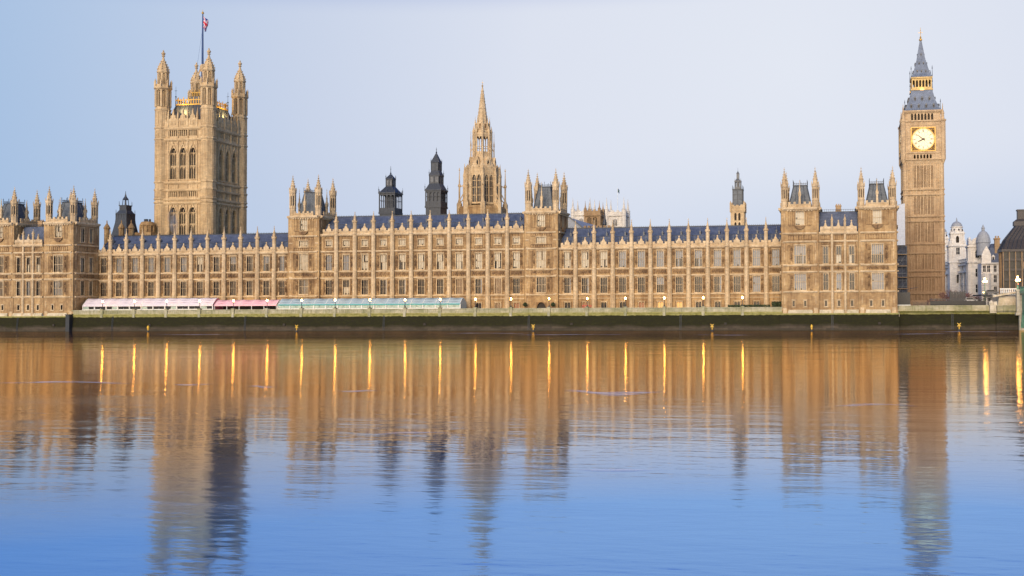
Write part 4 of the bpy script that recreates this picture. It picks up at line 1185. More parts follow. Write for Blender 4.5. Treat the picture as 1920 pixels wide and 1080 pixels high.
# ------------------------------------------------------------------ square ventilation turret with slate lantern
def slate_turret():
    cx, cy = -34.9, 42.6
    root = thing('stone_shaft_tower', 'slim square cream tower topped by a grey slate lantern, rising behind the uncovered wing', 'tower', (cx, cy, 5))
    b = MB(); H = 2.25
    for k in range(4):
        b.at(cx, cy, 0, k*pi/2).at(cx+H*sin(k*pi/2), cy-H*cos(k*pi/2), 0, k*pi/2)
        wall(b, -H, H, 5, 37.2, [(-1.0, -.28, 34.2, 36.6), (.28, 1.0, 34.2, 36.6), (-1.0, -.28, 31.8, 33.6), (.28, 1.0, 31.8, 33.6)], .35)
        for x in (-.64, .64): archfill(b, x, .72, 33.1, 33.6, 0, .3, 5); archfill(b, x, .72, 36.2, 36.6, 0, .3, 5)
        b.box(-H-.12, H+.12, -.14, .1, 36.95, 37.3)
    b.at(cx, cy)
    for sx in (-1, 1):
        for sy in (-1, 1): b.box(sx*2.2-.28, sx*2.2+.28, sy*2.2-.28, sy*2.2+.28, 36.9, 40.0); b.rings(sx*2.2, sy*2.2, [(.3, 40), (.0, 40.7)], 4)
    b.at(); part('shaft', b, STONE_P, root)
    b = MB()
    for k in range(4):
        b.at(cx+H*sin(k*pi/2), cy-H*cos(k*pi/2), 0, k*pi/2); wall(b, -H, H, 37.2, 38.9, [], .3); panel(b, -1.9, 1.9, 37.5, 38.7, 6); b.box(-2.4, -1.0, -.05, .2, 38.9, 39.3); b.box(1.0, 2.4, -.05, .2, 38.9, 39.3); b.box(-.5, .5, -.05, .2, 38.9, 39.2)
    b.at(); part('parapet', b, STONE_P, root)
    q = MB(); q.box(-.36, .36, 0, .04, 0, 2.4); w1 = q.mesh('window', HOLLOW)
    for k in range(4):
        a = k*pi/2
        for x in (-.64, .64):
            for z, s_ in ((34.2, 1), (31.8, 1)): put('window', w1, root, (cx+x*cos(a)+(H-.3)*sin(a), cy+x*sin(a)-(H-.3)*cos(a), z), a)
    b = MB().at(cx, cy); b.frust(-1.65, 1.65, -1.65, 1.65, 38.6, -1.5, 1.5, -1.5, 1.5, 44.3); part('slate_stage', b, SLATE_G, root)
    b = MB()
    for k in range(4):
        b.at(cx, cy, 0, k*pi/2)
        for x in (-1.5, 0, 1.5): b.box(x-.09, x+.09, -1.66, -1.4, 39, 44.3)
        for z in (41, 42.6): b.box(-1.5, 1.5, -1.6, -1.4, z-.06, z+.06)
        b.box(-1.7, 1.7, -1.75, -1.4, 44.2, 44.5)
        b.rings(-1.6, -1.6, [(.1, 44.4), (.08, 45.4), (0, 45.8)], 5)
    b.at(); part('lead_rolls', b, IRON, root)
    b = MB()
    for k in range(4):
        b.at(cx, cy, 0, k*pi/2)
        for x in (-.9, 0, .9): b.box(x-.12, x+.12, -1.0, -.8, 44.4, 47.2)
        b.box(-.95, .95, -.98, -.8, 44.4, 45.2); b.box(-1.05, 1.05, -1.08, -.8, 46.9, 47.25); b.rings(-.95, -.95, [(.08, 47.2), (0, 48.3)], 4)
    b.at(cx, cy); b.box(-.5, .5, -.5, .5, 44.4, 47); b.frust(-.9, .9, -.9, .9, 47.2, -.45, .45, -.45, .45, 47.9)
    b.box(-.42, .42, -.42, .42, 47.9, 49.6); b.frust(-.5, .5, -.5, .5, 49.6, -.1, .1, -.1, .1, 50.4); b.rings(0, 0, [(.06, 50.3), (.03, 51.6)], 5); part('upper_lantern', b, IRON_G, root)
slate_turret()

# ------------------------------------------------------------------ clock tower
SHADE_STONE = stone('shade_dark_slot_stone', (0.20, 0.12, 0.065), (0.08, 0.045, 0.024), (0.28, 0.18, 0.10), 0.5)  # darker stone that puts the shade of the narrow slots into colour
def clock_tower():
    cx, cy = 25.0, 57.3
    root = thing('clock_tower', 'tall slender clock tower with lit round dial and pointed slate spire', 'clock tower', (cx, cy, 5))
    H = 6.15
    b = MB(); ribs = MB()
    bands = [(44.2, 42.5), (35.4, 33.8), (26.4, 23.4), (17.6, 15.9)]
    def each(*mbs, h=H):
        for k in range(4):
            for q in mbs: q.at(cx+h*sin(k*pi/2), cy-h*cos(k*pi/2), 0, k*pi/2)
            yield k
        for q in mbs: q.at()
    segs = [(6.7, 15.6), (17.7, 23.2), (26.5, 33.7), (35.5, 42.4), (44.3, 52.6)]
    xs = [-3.3+i*1.1 for i in range(7)]
    slots = MB()
    for k in each(b, ribs, slots):
        ops = []
        for i in range(6):
            xm = (xs[i]+xs[i+1])/2
            for za, zb in segs:
                ops += [(xm-.30, xm-.10, za+.5, zb-.5), (xm+.10, xm+.30, za+.5, zb-.5)]
        wall(b, -H, H, 4.5, 53.2, ops, .30)
        for i in range(6):
            xm = (xs[i]+xs[i+1])/2
            for za, zb in segs:
                for dx in (-.2, .2): archfill(b, xm+dx, .2, zb-.9, zb-.5, 0, .28, 4)
        for x in xs:
            ribs.box(x-.16, x+.16, -.28, .02, 6.7, 52.8)
        for x in (-5.9, -5.1, -4.3, 4.3, 5.1, 5.9): ribs.box(x-.13, x+.13, -.34, .02, 6.7, 52.8)
        for za, zb in segs:
            for s_ in (-1, 1):
                n = max(1, int((zb-za)/3.2))
                for t in range(n):
                    z = za+(zb-za)*(t+.5)/n; ribs.box(s_*5.1-.85, s_*5.1+.85, -.22, .02, z-.12, z+.12)
        for zt, zb in bands:
            panel(ribs, -3.3, 3.3, zb+.15, zt-.15, 12, p=.16)
        # one dark sheet behind the slots, their shade put into its colour
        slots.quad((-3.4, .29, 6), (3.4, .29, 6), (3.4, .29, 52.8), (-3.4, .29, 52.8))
        panel(b, -5.8, 5.8, 8.4, 10.2, 14, p=.18)
    part('shaft', b, CLOCKST, root); part('panelled_ribs', ribs, CLOCKST, root); part('blind_lights', slots, SHADE_STONE, root)
    for zt, zb in bands+[(10.7, 10.3)]:
        for z in (zt, zb):
            st = MB()
            for k in each(st): string(st, -H-.28, H+.28, z, .42, .42)
            part('string_course', st, CLOCKST, root)
    q = MB(); q.rings(0, 0, [(.85, 5), (.85, 53)], 8); cb = q.mesh('corner_buttress', CLOCKST)
    for sx in (-1, 1):
        for sy in (-1, 1): put('corner_buttress', cb, root, (cx+sx*(H-.35), cy+sy*(H-.35), 0))
    b = MB().at(cx, cy); b.box(-H-.5, H+.5, -H-.5, H+.5, 4.5, 7.4); b.frust(-H-.5, H+.5, -H-.5, H+.5, 7.4, -H-.05, H+.05, -H-.05, H+.05, 8.2); part('plinth', b, CLOCKST, root)
    # corbelled clock stage
    HC = 6.75
    b = MB().at(cx, cy); b.frust(-H-.1, H+.1, -H-.1, H+.1, 52.6, -HC, HC, -HC, HC, 54.0); b.at()
    for k in each(b, h=HC):
        ops = [(-3.05+i*1.02-.0, -3.05+i*1.02+.6, 54.2, 55.6) for i in range(6)]
        wall(b, -HC, HC, 54.0, 66.4, ops, .3)
        for o in ops: archfill(b, (o[0]+o[1])/2, .6, 55.1, 55.6, 0, .28, 4)
        for s_ in (-1, 1):
            panel(b, s_*5.1-.95, s_*5.1+.95, 56.8, 65.4, 2, p=.14, cusps=True)
            b.box(s_*5.1-.95, s_*5.1+.95, -.13, .02, 60.8, 61.1)
        b.box(-HC-.1, HC+.1, -.3, .02, 55.9, 56.25); b.box(-HC-.05, HC+.05, -.22, .02, 53.75, 54.1)
        panel(b, -3.9, 3.9, 65.0, 66.2, 14, p=.16); b.box(-HC-.2, HC+.2, -.42, .02, 66.3, 66.75)
    part('clock_stage', b, CLOCKST, root)
    q = MB(); q.rings(0, 0, [(.3, 52.4), (.95, 54.0), (.95, 66.2), (1.15, 66.4), (1.15, 66.9), (.6, 67.0), (.5, 68.6), (.62, 68.8), (.2, 70.2), (.06, 72.2)], 8); tb = q.mesh('corner_turret', CLOCKST)
    for sx in (-1, 1):
        for sy in (-1, 1): put('corner_turret', tb, root, (cx+sx*(HC-.45), cy+sy*(HC-.45), 0))
    # clock faces
    def clock():
        f = MB(); w = 3.95
        for a, c in ((-w, -w+.28), (w-.28, w)): f.box(a, c, -.2, .05, -w, w); f.box(-w+.28, w-.28, -.2, .05, a, c)
        for sx in (-1, 1):
            for sz in (-1, 1):
                f.rings(sx*3.05, -.08, [(.0, sz*3.05-.35), (.34, sz*3.05), (0, sz*3.05+.35)], 8); f.box(sx*3.1-.55, sx*3.1+.55, -.06, .02, sz*3.1-.07, sz*3.1+.07)
        n = 48
        for i in range(n):      # gilded rim
            a0, a1 = 2*pi*i/n, 2*pi*(i+1)/n
            for r0, r1, y in ((3.45, 3.72, -.16),):
                p = [(r*cos(a), y, r*sin(a)) for a, r in ((a0, r0), (a1, r0), (a1, r1), (a0, r1))]; f.quad(*p)
                p2 = [(r*cos(a), yy, r*sin(a)) for a, r, yy in ((a0, r0, y), (a1, r0, y), (a1, r0, .05), (a0, r0, .05))]; f.quad(*p2)
        fr = f.mesh('clock_frame', GOLD)
        s = MB(); s.box(-3.7, 3.7, .02, .06, -3.7, 3.7); sp = s.mesh('spandrel', CARVE)
        d = MB(); n = 64; c = d.P(0, -.04, 0); ring = [d.P(3.47*cos(2*pi*i/n), -.04, 3.47*sin(2*pi*i/n)) for i in range(n)]
        for i in range(n): d.F(c, ring[i], ring[(i+1) % n])
        dial = d.mesh('dial', DIAL)
        h = MB()
        for ang, ln, tl, w0, w1 in ((307, 3.0, .7, .17, .06), (243, 1.9, .5, .26, .12)):
            a = radians(ang); ux, uz = sin(a), cos(a); vx, vz = uz, -ux
            p = [(-tl*ux+vx*w0, -tl*uz+vz*w0), (ln*ux+vx*w1, ln*uz+vz*w1), ((ln+.15)*ux, (ln+.15)*uz), (ln*ux-vx*w1, ln*uz-vz*w1), (-tl*ux-vx*w0, -tl*uz-vz*w0)]
            h.ext(p, -.20, -.14) if ang == 307 else h.ext(p, -.13, -.08)
        h.rings(0, -.14, [(.0, -.3), (.26, -.12), (.26, .12), (0, .3)], 8)
        hands = h.mesh('clock_hands', HANDS)
        nm = MB()
        ROM = ['XII', 'I', 'II', 'III', 'IIII', 'V', 'VI', 'VII', 'VIII', 'IX', 'X', 'XI']
        def stroke(p, q, wd):
            (xa, za), (xb, zb) = p, q; dx, dz = xb-xa, zb-za; l = math.hypot(dx, dz); nx_, nz_ = -dz/l*wd/2, dx/l*wd/2
            nm.ext([(xa+nx_, za+nz_), (xb+nx_, zb+nz_), (xb-nx_, zb-nz_), (xa-nx_, za-nz_)], -.075, -.05)
        for hnum in range(12):
            a = 2*pi*hnum/12; ux, uz = sin(a), cos(a); vx, vz = cos(a), -sin(a)
            t = ROM[hnum]; ws = {'I': .14, 'V': .30, 'X': .30}; tot = sum(ws[c_] for c_ in t); x = -tot/2
            def P(u, r): return (vx*u+ux*r, vz*u+uz*r)
            for c_ in t:
                w_ = ws[c_]; xc = x+w_/2; x += w_
                if c_ == 'I': stroke(P(xc, 2.35), P(xc, 3.0), .10)
                elif c_ == 'V': stroke(P(xc-.1, 3.0), P(xc, 2.35), .10); stroke(P(xc+.1, 3.0), P(xc, 2.35), .04)
                else: stroke(P(xc-.1, 3.0), P(xc+.1, 2.35), .10); stroke(P(xc+.1, 3.0), P(xc-.1, 2.35), .04)
            for j in range(5):
                b_ = a+2*pi*j/60; stroke((sin(b_)*3.12, cos(b_)*3.12), (sin(b_)*3.36, cos(b_)*3.36), .06 if j else .13)
        for r_ in (2.22, 3.08, 3.4):
            for i in range(48):
                a0, a1 = 2*pi*i/48, 2*pi*(i+1)/48
                nm.quad(*[(r*cos(a), -.06, r*sin(a)) for a, r in ((a0, r_), (a1, r_), (a1, r_+.035), (a0, r_+.035))])
        for i in range(12):
            a = 2*pi*i/12+pi/12; stroke((sin(a)*.6, cos(a)*.6), (sin(a)*2.2, cos(a)*2.2), .05)
        nums = nm.mesh('numerals', HANDS)
        return fr, sp, dial, hands, nums
    fr, sp, dial, hands, nums = clock()
    for k in range(4):
        a = k*pi/2; d_ = HC+.03
        o = put('clock_face', sp, root, (cx+d_*sin(a), cy-d_*cos(a), 60.5), a)
        for nme, me in (('gilded_frame', fr), ('dial', dial), ('numerals', nums), ('clock_hands', hands)): sub(nme, me, o)
    # belfry
    HB = 5.75
    b = MB(); hol = MB()
    for k in each(b, h=HB):
        ops = [(-3.75+i*1.07, -3.75+i*1.07+.68, 66.9, 69.2) for i in range(7)]
        wall(b, -HB, HB, 66.5, 70.0, ops, .5)
        for o in ops:
            archfill(b, (o[0]+o[1])/2, .68, 68.5, 69.2, 0, .5, 5); b.box(o[0]-.22, o[0]-.10, -.14, .02, 66.8, 69.4)
        b.box(-HB-.5, HB+.5, -.55, .3, 69.7, 70.15); b.box(-HB-.25, HB+.25, -.3, .3, 69.4, 69.7)
    part('belfry', b, CLOCKST, root)
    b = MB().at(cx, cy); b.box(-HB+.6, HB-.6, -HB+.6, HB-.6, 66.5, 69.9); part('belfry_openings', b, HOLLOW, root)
    # lower roof: swept slates with two rows of gilded dormers
    b = MB().at(cx, cy); b.frust(-6.1, 6.1, -6.1, 6.1, 70.1, -5.4, 5.4, -5.4, 5.4, 71.0); b.frust(-5.4, 5.4, -5.4, 5.4, 71.0, -4.2, 4.2, -4.2, 4.2, 73.8); b.frust(-4.2, 4.2, -4.2, 4.2, 73.8, -3.35, 3.35, -3.35, 3.35, 77.4); part('lower_roof', b, SLATE_T, root)
    q = MB(); q.box(-.28, .28, -.1, .7, 0, .8); q.ext([(-.4, .8), (.4, .8), (0, 1.5)], -.18, .7); q.cur = 1; q.box(-.16, .16, -.12, -.09, .15, .75); dm = q.mesh('dormer', [IRON_G, HOLLOW])
    for k in range(4):
        a = k*pi/2
        for x, z, d_ in [(-3.6+i*2.4, 71.1, 5.45) for i in range(4)]+[(-2.3+i*2.3, 73.7, 4.3) for i in range(3)]:
            put('dormer', dm, root, (cx+x*cos(a)+d_*sin(a), cy+x*sin(a)-d_*cos(a), z), a)
    # gilded lantern
    b = MB(); HL = 3.3
    b.at(cx, cy); b.box(-HL-.3, HL+.3, -HL-.3, HL+.3, 77.3, 77.75); b.at()
    for k in each(b, h=HL-.2):
        for i in range(7):
            x = -HL+.2+i*(2*HL-.4)/6; b.box(x-.17, x+.17, -.15, .2, 77.7, 81.3)
        for i in range(6): archfill(b, -HL+.2+(i+.5)*(2*HL-.4)/6, .7, 80.2, 80.8, -.1, .15, 4)
        b.box(-HL+.2, HL-.2, -.08, .12, 80.8, 81.4); b.box(-HL+.2, HL-.2, -.12, .05, 77.7, 78.4); b.box(-HL-.15, HL+.15, -.4, .2, 81.3, 81.8)
    part('gilded_lantern', b, GILT, root)
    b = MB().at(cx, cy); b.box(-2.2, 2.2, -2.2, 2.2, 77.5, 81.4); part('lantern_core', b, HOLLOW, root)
    for dx, dy in ((0, -4.1), (-4.1, 0)):     # floodlights on the ledge, turned up at the gilded arcade
        ld = bpy.data.lights.new('lantern_floodlight', 'AREA'); ld.energy = 45; ld.color = (1, .68, .28); ld.size = 1.2
        lo = bpy.data.objects.new('lantern_floodlight', ld); COL.objects.link(lo); lo.location = (cx+dx, cy+dy, 77.6)
        lo.rotation_euler = Vector((dx, dy, -6)).to_track_quat('Z', 'Y').to_euler()
    b = MB().at(cx, cy); b.frust(-3.55, 3.55, -3.55, 3.55, 81.7, -2.7, 2.7, -2.7, 2.7, 83.0); b.frust(-2.7, 2.7, -2.7, 2.7, 83.0, -1.3, 1.3, -1.3, 1.3, 88.5); b.frust(-1.3, 1.3, -1.3, 1.3, 88.5, -.3, .3, -.3, .3, 94.6); part('spire', b, SLATE_T, root)
    for k in range(4):
        a = k*pi/2
        for x, z, d_ in [(-1.4+i*1.4, 83.4, 2.65) for i in range(3)]+[(-.7+i*1.4, 86.2, 1.95) for i in range(2)]+[(0, 89.3, 1.15)]:
            o = put('dormer', dm, root, (cx+x*cos(a)+d_*sin(a), cy+x*sin(a)-d_*cos(a), z), a); o.scale = (.6, .6, .6)
    b = MB(); b.rings(cx, cy, [(.3, 94.4), (.55, 94.7), (.55, 95.0), (.2, 95.4), (.34, 95.7), (.1, 96.1), (.06, 99.0)], 8); b.cbox(cx, cy, 97.2, 1.5, .1, .12); b.cbox(cx, cy, 97.2, .1, 1.5, .12); b.rings(cx, cy, [(.0, 97.7), (.2, 97.9), (0, 98.1)], 6); part('finial', b, GOLD, root)
    q = MB(); q.rings(0, 0, [(.12, 0), (.06, 2.4), (.16, 2.5), (.03, 3.6)], 5); me = q.mesh('corner_finial', IRON)
    for sx in (-1, 1):
        for sy in (-1, 1): put('corner_finial', me, root, (cx+sx*5.7, cy+sy*5.7, 70.2)); put('corner_finial', me, root, (cx+sx*3.4, cy+sy*3.4, 81.8)); put('corner_finial', me, root, (cx+sx*3.4, cy+sy*3.4, 77.5))
clock_tower()

# ------------------------------------------------------------------ towers farther back
def church_tower(name, label, cx, cy, hs, z_s, z_p, z_tip, m_, cat='church tower', clock=False, group=None, louvre=True, turr=1.5):
    root = thing(name, label, cat, (cx, cy, 5), group)
    b = MB(); pr = MB(); pan = MB()
    zo0, zo1 = z_s-5.2, z_s-.8
    for k in range(4):
        for q in (b, pr, pan): q.at(cx+hs*sin(k*pi/2), cy-hs*cos(k*pi/2), 0, k*pi/2)
        ops = [(-hs*.62, -hs*.12, zo0, zo1), (hs*.12, hs*.62, zo0, zo1)] if louvre else [(-hs*.2, hs*.2, zo0-3, zo1-1)]
        wall(b, -hs, hs, 5, z_s, ops, .6)
        for o in ops:
            w = o[1]-o[0]; archfill(b, (o[0]+o[1])/2, w, o[3]-.7, o[3], 0, .6, 6)
            for t in (1/3, 2/3): pan.box(o[0]+w*t-.12, o[0]+w*t+.12, .15, .4, o[2], o[3])
            pan.box(o[0]-.3, o[0]-.1, -.2, .02, o[2]-.4, o[3]+.3); pan.box(o[1]+.1, o[1]+.3, -.2, .02, o[2]-.4, o[3]+.3)
        string(pan, -hs, hs, z_s, .5, .45); string(pan, -hs, hs, zo0-.6, .4, .35)
        wall(pr, -hs, hs, z_s, z_p-.8, [], .4, -.12); n = 7
        for i in range(0, n, 2): pr.box(-hs+2*hs*i/n, -hs+2*hs*(i+1)/n, -.15, .3, z_p-.8, z_p)
        panel(pr, -hs*.8, hs*.8, z_s+.5, z_p-.9, 8, y=-.12)
    for q in (b, pr, pan): q.at()
    part('wall', b, m_, root); part('parapet', pr, m_, root); part('tracery', pan, m_, root)
    q = MB(); w = hs*.5 if louvre else hs*.4; h = (zo1-zo0); q.quad((-w/2, 0, 0), (w/2, 0, 0), (w/2, 0, h), (-w/2, 0, h)); wm = q.mesh('window', HOLLOW)
    for k in range(4):
        a = k*pi/2; d_ = hs-.5
        for x in ((-hs*.37, hs*.37) if louvre else (0,)):
            put('window', wm, root, (cx+x*cos(a)+d_*sin(a), cy+x*sin(a)-d_*cos(a), zo0 if louvre else zo0-3), a)
    q = MB(); q.rings(0, 0, [(turr, 5), (turr, z_s-.2), (turr*1.15, z_s), (turr, z_s+.4), (turr, z_p+.2), (turr*1.1, z_p+.4), (turr*.62, z_p+.8), (turr*.40, z_p+(z_tip-z_p)*.35), (turr*.2, z_p+(z_tip-z_p)*.62), (.05, z_tip)], 8); tm = q.mesh('pinnacle', m_)
    for sx in (-1, 1):
        for sy in (-1, 1): put('pinnacle', tm, root, (cx+sx*(hs-.3), cy+sy*(hs-.3), 0))
    if clock:
        q = MB(); q.rings(0, 0, [(1.1, 0), (1.1, .25)], 16); me = q.mesh('clock', BLACK); o = put('clock', me, root, (cx, cy-hs, 46.5)); o.rotation_euler = (pi/2, 0, 0)
    return root
church_tower('abbey_tower', 'pale white abbey tower partly behind the brown church tower', -139.9, 235, 5.0, 54.8, 57.6, 64.2, ABBEY, 'abbey tower', True, 'pair of pale abbey west towers', False, 1.2)
church_tower('abbey_tower', 'pale white abbey tower standing clear with a flagstaff on it', -121.4, 235, 5.0, 54.2, 57.0, 64.0, ABBEY, 'abbey tower', False, 'pair of pale abbey west towers', False, 1.2)
church_tower('church_tower', 'brown square church tower with twin louvred openings before the abbey', -118.0, 174, 3.7, 49.0, 51.7, 55.8, TAN, turr=.7)
root = thing('flagpole', 'thin white flagpole on the pale abbey tower', 'flagpole', (-121.2, 235, 57))
b = MB(); b.rings(-121.2, 235, [(.14, 55), (.09, 69.4)], 6); part('pole', b, FRAMEW, root)
q = MB()
for i in range(8):
    for j in range(5):
        def fq(a, c): return (-121.1+1.5*a*.55, 235+.25*sin(a*7), 69.2-2.0*c-.9*a)
        q.cur = 1 if j in (2,) else 0
        q.quad(fq(i/8, j/5), fq((i+1)/8, j/5), fq((i+1)/8, (j+1)/5), fq(i/8, (j+1)/5))
solo('flag', q, [POLE, GREENP], (-121, 235, 68), 'small dark flag on the thin abbey flagpole', 'flag')
root = thing('spirelet', 'slim dark slate spirelet between the brown church tower and the pale abbey', 'spire', (-99.2, 120, 5))
b = MB(); b.rings(-99.2, 120, [(.75, 5), (.75, 40.2), (.95, 40.4), (.5, 42.2), (.12, 45.6), (.04, 46.8)], 8); part('cone', b, IRON, root)
b = MB()
for i in range(8):
    a = i*pi/4+pi/8
    for z, r in ((41, .78), (42.2, .52), (43.4, .38)): b.cbox(-99.2+r*cos(a), 120+r*sin(a), z, .14, .14, .3)
part('crockets', b, IRON, root)
# the old hall behind the wing: lead roof and battlemented wall
root = thing('medieval_hall', 'long hall with pale lead roof slope and battlemented brown wall behind the wing', 'hall', (-80, 45, 5))
b = MB(); b.box(-86.2, -75.6, 40, 41, 5, 32.6)
for i in range(8): b.box(-86.1+i*1.35, -86.1+i*1.35+.8, 40.05, 40.95, 32.6, 33.3)
b.box(-86.3, -75.5, 39.85, 41.1, 31.7, 32.0); part('wall', b, TAN, root)
b = MB(); b.ext([(-103, 5), (-86.3, 5), (-86.3, 32.0), (-91.8, 36.4), (-98, 36.4), (-103, 32)], 43, 80)
part('roof', b, LEAD, root)
b = MB(); b.bar((-86.2, 42.9, 32.1), (-91.8, 42.9, 36.55), .35); b.bar((-91.8, 42.9, 36.55), (-98, 42.9, 36.55), .35); part('roof_ridge', b, IRON_G, root)

# ------------------------------------------------------------------ buildings beside the bridge street
def bld_windows(root, mb_frame, rot, ox, oy, xs, zs, w, h, style='dark', arch=False, fr=WHITE):
    for x in xs:
        for z in zs:
            fm, pm_ = window_meshes(w, h, 2, (.5,), 0, style, .1, fr)
            o = put('window', fm, root, (ox+x*cos(rot), oy+x*sin(rot), z), rot); sub('pane', pm_, o)
def cupola(root, cx, cy, z0, s=1.0):
    """square belvedere stage, arched; round upper drum with oculi and small dome"""
    b = MB(); H = 2.55*s
    for k in range(4):
        b.at(cx+H*sin(k*pi/2), cy-H*cos(k*pi/2), 0, k*pi/2)
        wall(b, -H, H, z0, z0+5.2*s, [(-.65*s, .65*s, z0+.7*s, z0+3.6*s)], .8*s)
        archfill(b, 0, 1.3*s, z0+2.7*s, z0+3.6*s, 0, .8*s, 6)
        for x in (-2.3, -1.5, 1.5, 2.3): b.box(x*s-.2*s, x*s+.2*s, -.25*s, .02, z0, z0+4.4*s)
        b.box(-H-.4*s, H+.4*s, -.5*s, .1, z0+4.4*s, z0+4.9*s)
    b.at(); part('belvedere', b, WHITE, root)
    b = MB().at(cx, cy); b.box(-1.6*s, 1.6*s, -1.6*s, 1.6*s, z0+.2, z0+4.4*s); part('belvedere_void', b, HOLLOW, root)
    b = MB(); b.rings(cx, cy, [(2.7*s, z0+4.9*s), (2.4*s, z0+5.2*s), (2.3*s, z0+7.0*s), (2.6*s, z0+7.2*s), (2.6*s, z0+7.5*s)], 16)
    for i in range(8):
        a = i*pi/4+pi/8; b.rings(cx+2.75*s*cos(a), cy+2.75*s*sin(a), [(.3*s, z0+4.9*s), (.2*s, z0+5.6*s), (.0, z0+6.4*s)], 5)
    b.cur = 1
    for i in range(8):
        a = i*pi/4+pi/12; b.at(cx+2.3*s*cos(a), cy+2.3*s*sin(a), 0, a); b.rings(0, 0, [(.0, z0+5.65*s), (.36*s, z0+5.9*s), (.36*s, z0+6.3*s), (0, z0+6.6*s)], 8)
    b.at(); part('drum', b, [WHITE, HOLLOW], root)
    b = MB(); b.rings(cx, cy, [(2.3*s, z0+7.5*s), (2.15*s, z0+8.3*s), (1.6*s, z0+9.1*s), (.8*s, z0+9.6*s), (.25*s, z0+9.8*s), (.3*s, z0+10.2*s), (.05, z0+11.4*s)], 16); part('dome', b, LEAD, root)

def government_offices():
    root = thing('government_offices', 'long white stone office building with twin domed cupola turrets beyond the clock tower', 'office building', (46, 140, 5))
    # long front runs away from the river: from (50.6,110) back to (41.5,172)
    ax, ay, bx, by = 50.6, 110, 40.6, 178
    L = math.hypot(bx-ax, by-ay); rot = math.atan2(ay-by, ax-bx)      # local +x runs from far to near
    b = MB(); pan = MB(); pan.at(bx, by, 0, rot); b.at(bx, by, 0, rot)
    zt = 23.6; nb = 12; W_ = L/nb
    ops = []
    for i in range(nb):
        x = W_*(i+.5); ops += [(x-.8, x+.8, 15.2, 18.6), (x-.8, x+.8, 10.6, 13.6), (x-.7, x+.7, 6.2, 8.8), (x-.7, x+.7, 19.8, 21.8)]
    wall(b, 0, L, 4.5, zt, ops, .4)
    b.quad((L, 0, 4.5), (L, 30, 4.5), (L, 30, zt), (L, 0, zt)); b.quad((0, 0, zt), (L, 0, zt), (L, 30, zt), (0, 30, zt)); b.quad((0, 0, 4.5), (0, 30, 4.5), (0, 30, zt), (0, 0, zt))
    for i in range(nb+1):
        x = min(max(W_*i, .35), L-.35); pan.rings(x, -.45, [(.42, 9.8), (.36, 10.2), (.34, 18.9), (.48, 19.3), (.48, 19.6)], 8)
    for z, h, p in ((9.6, .6, .8), (19.6, .7, 1.0), (22.4, .6, .9), (14.4, .3, .4)): pan.box(0, L, -p, .05, z-h/2, z+h/2)
    for i in range(int(L/1.0)): pan.box(i+.35, i+.65, -.55, -.25, zt, zt+.9)
    pan.box(0, L, -.7, -.1, zt+.9, zt+1.15); pan.box(0, L, -.7, -.1, zt-.2, zt)
    b.at(); pan.at(); part('wall', b, WHITE, root); part('columns_and_cornices', pan, WHITE, root)
    for z, h, w in ((15.2, 3.4, 1.6), (10.6, 3.0, 1.6), (6.2, 2.6, 1.4), (19.8, 2.0, 1.4)): bld_windows(root, None, rot, bx, by, [W_*(i+.5) for i in range(nb)], [z], w, h)
    # cupola towers
    for (cx, cy) in ((45.5, 143), (42.4, 176)):
        b = MB(); H = 3.4
        for k in range(4):
            b.at(cx+H*sin(k*pi/2), cy-H*cos(k*pi/2), 0, k*pi/2)
            wall(b, -H, H, 5, 31.2, [(-.7, .7, 27, 29.8), (-.7, .7, 15.2, 18.6)], .5)
            for x in (-2.8, -1.8, 1.8, 2.8): b.box(x-.25, x+.25, -.3, .02, 24.4, 30.2)
            b.box(-H-.5, H+.5, -.6, .1, 30.3, 31.0); b.box(-H-.3, H+.3, -.45, .05, 23.6, 24.2)
            for s_ in (-1, 1): b.rings(s_*2.9, .5, [(.4, 31.2), (.5, 32.2), (.25, 32.6), (0, 33.4)], 6)
        b.at(); part('turret_base', b, WHITE, root)
        for k in range(4):
            a = k*pi/2; bld_windows(root, None, a, cx+(H)*sin(a), cy-H*cos(a), [0], [27], 1.4, 2.8)
        cupola(root, cx, cy, 31.2)
    # near pavilion, taller, with broken attic
    cx, cy = 49.4, 113
    b = MB(); H = 3.2
    for k in range(4):
        b.at(cx+H*sin(k*pi/2), cy-H*cos(k*pi/2), 0, k*pi/2)
        wall(b, -H, H, 5, 29.4, [(-.75, .75, 24.2, 27.4), (-.75, .75, 17.0, 20.0), (-.75, .75, 11, 14)], .5)
        archfill(b, 0, 1.5, 26.4, 27.4, 0, .5, 6)
        for x in (-2.7, -1.7, 1.7, 2.7): b.box(x-.22, x+.22, -.3, .02, 10, 28.2)
        for z in (9.6, 22.6, 28.6): b.box(-H-.45, H+.45, -.55, .05, z-.3, z+.3)
        b.box(-H+.3, H-.3, 0, .6, 29.3, 30.6); b.ext([(-1.8, 30.6), (1.8, 30.6), (1.2, 31.6), (0, 32.2), (-1.2, 31.6)], 0, .6)
        b.rings(-2.7, .4, [(.4, 30.5), (.5, 31.4), (.2, 31.9), (0, 32.6)], 6)
    b.at(); part('pavilion', b, WHITE, root)
    for k in range(4):
        a = k*pi/2; bld_windows(root, None, a, cx+H*sin(a), cy-H*cos(a), [0], [24.2], 1.5, 3.2); bld_windows(root, None, a, cx+H*sin(a), cy-H*cos(a), [0], [17.0, 11], 1.5, 3.0)
government_offices()

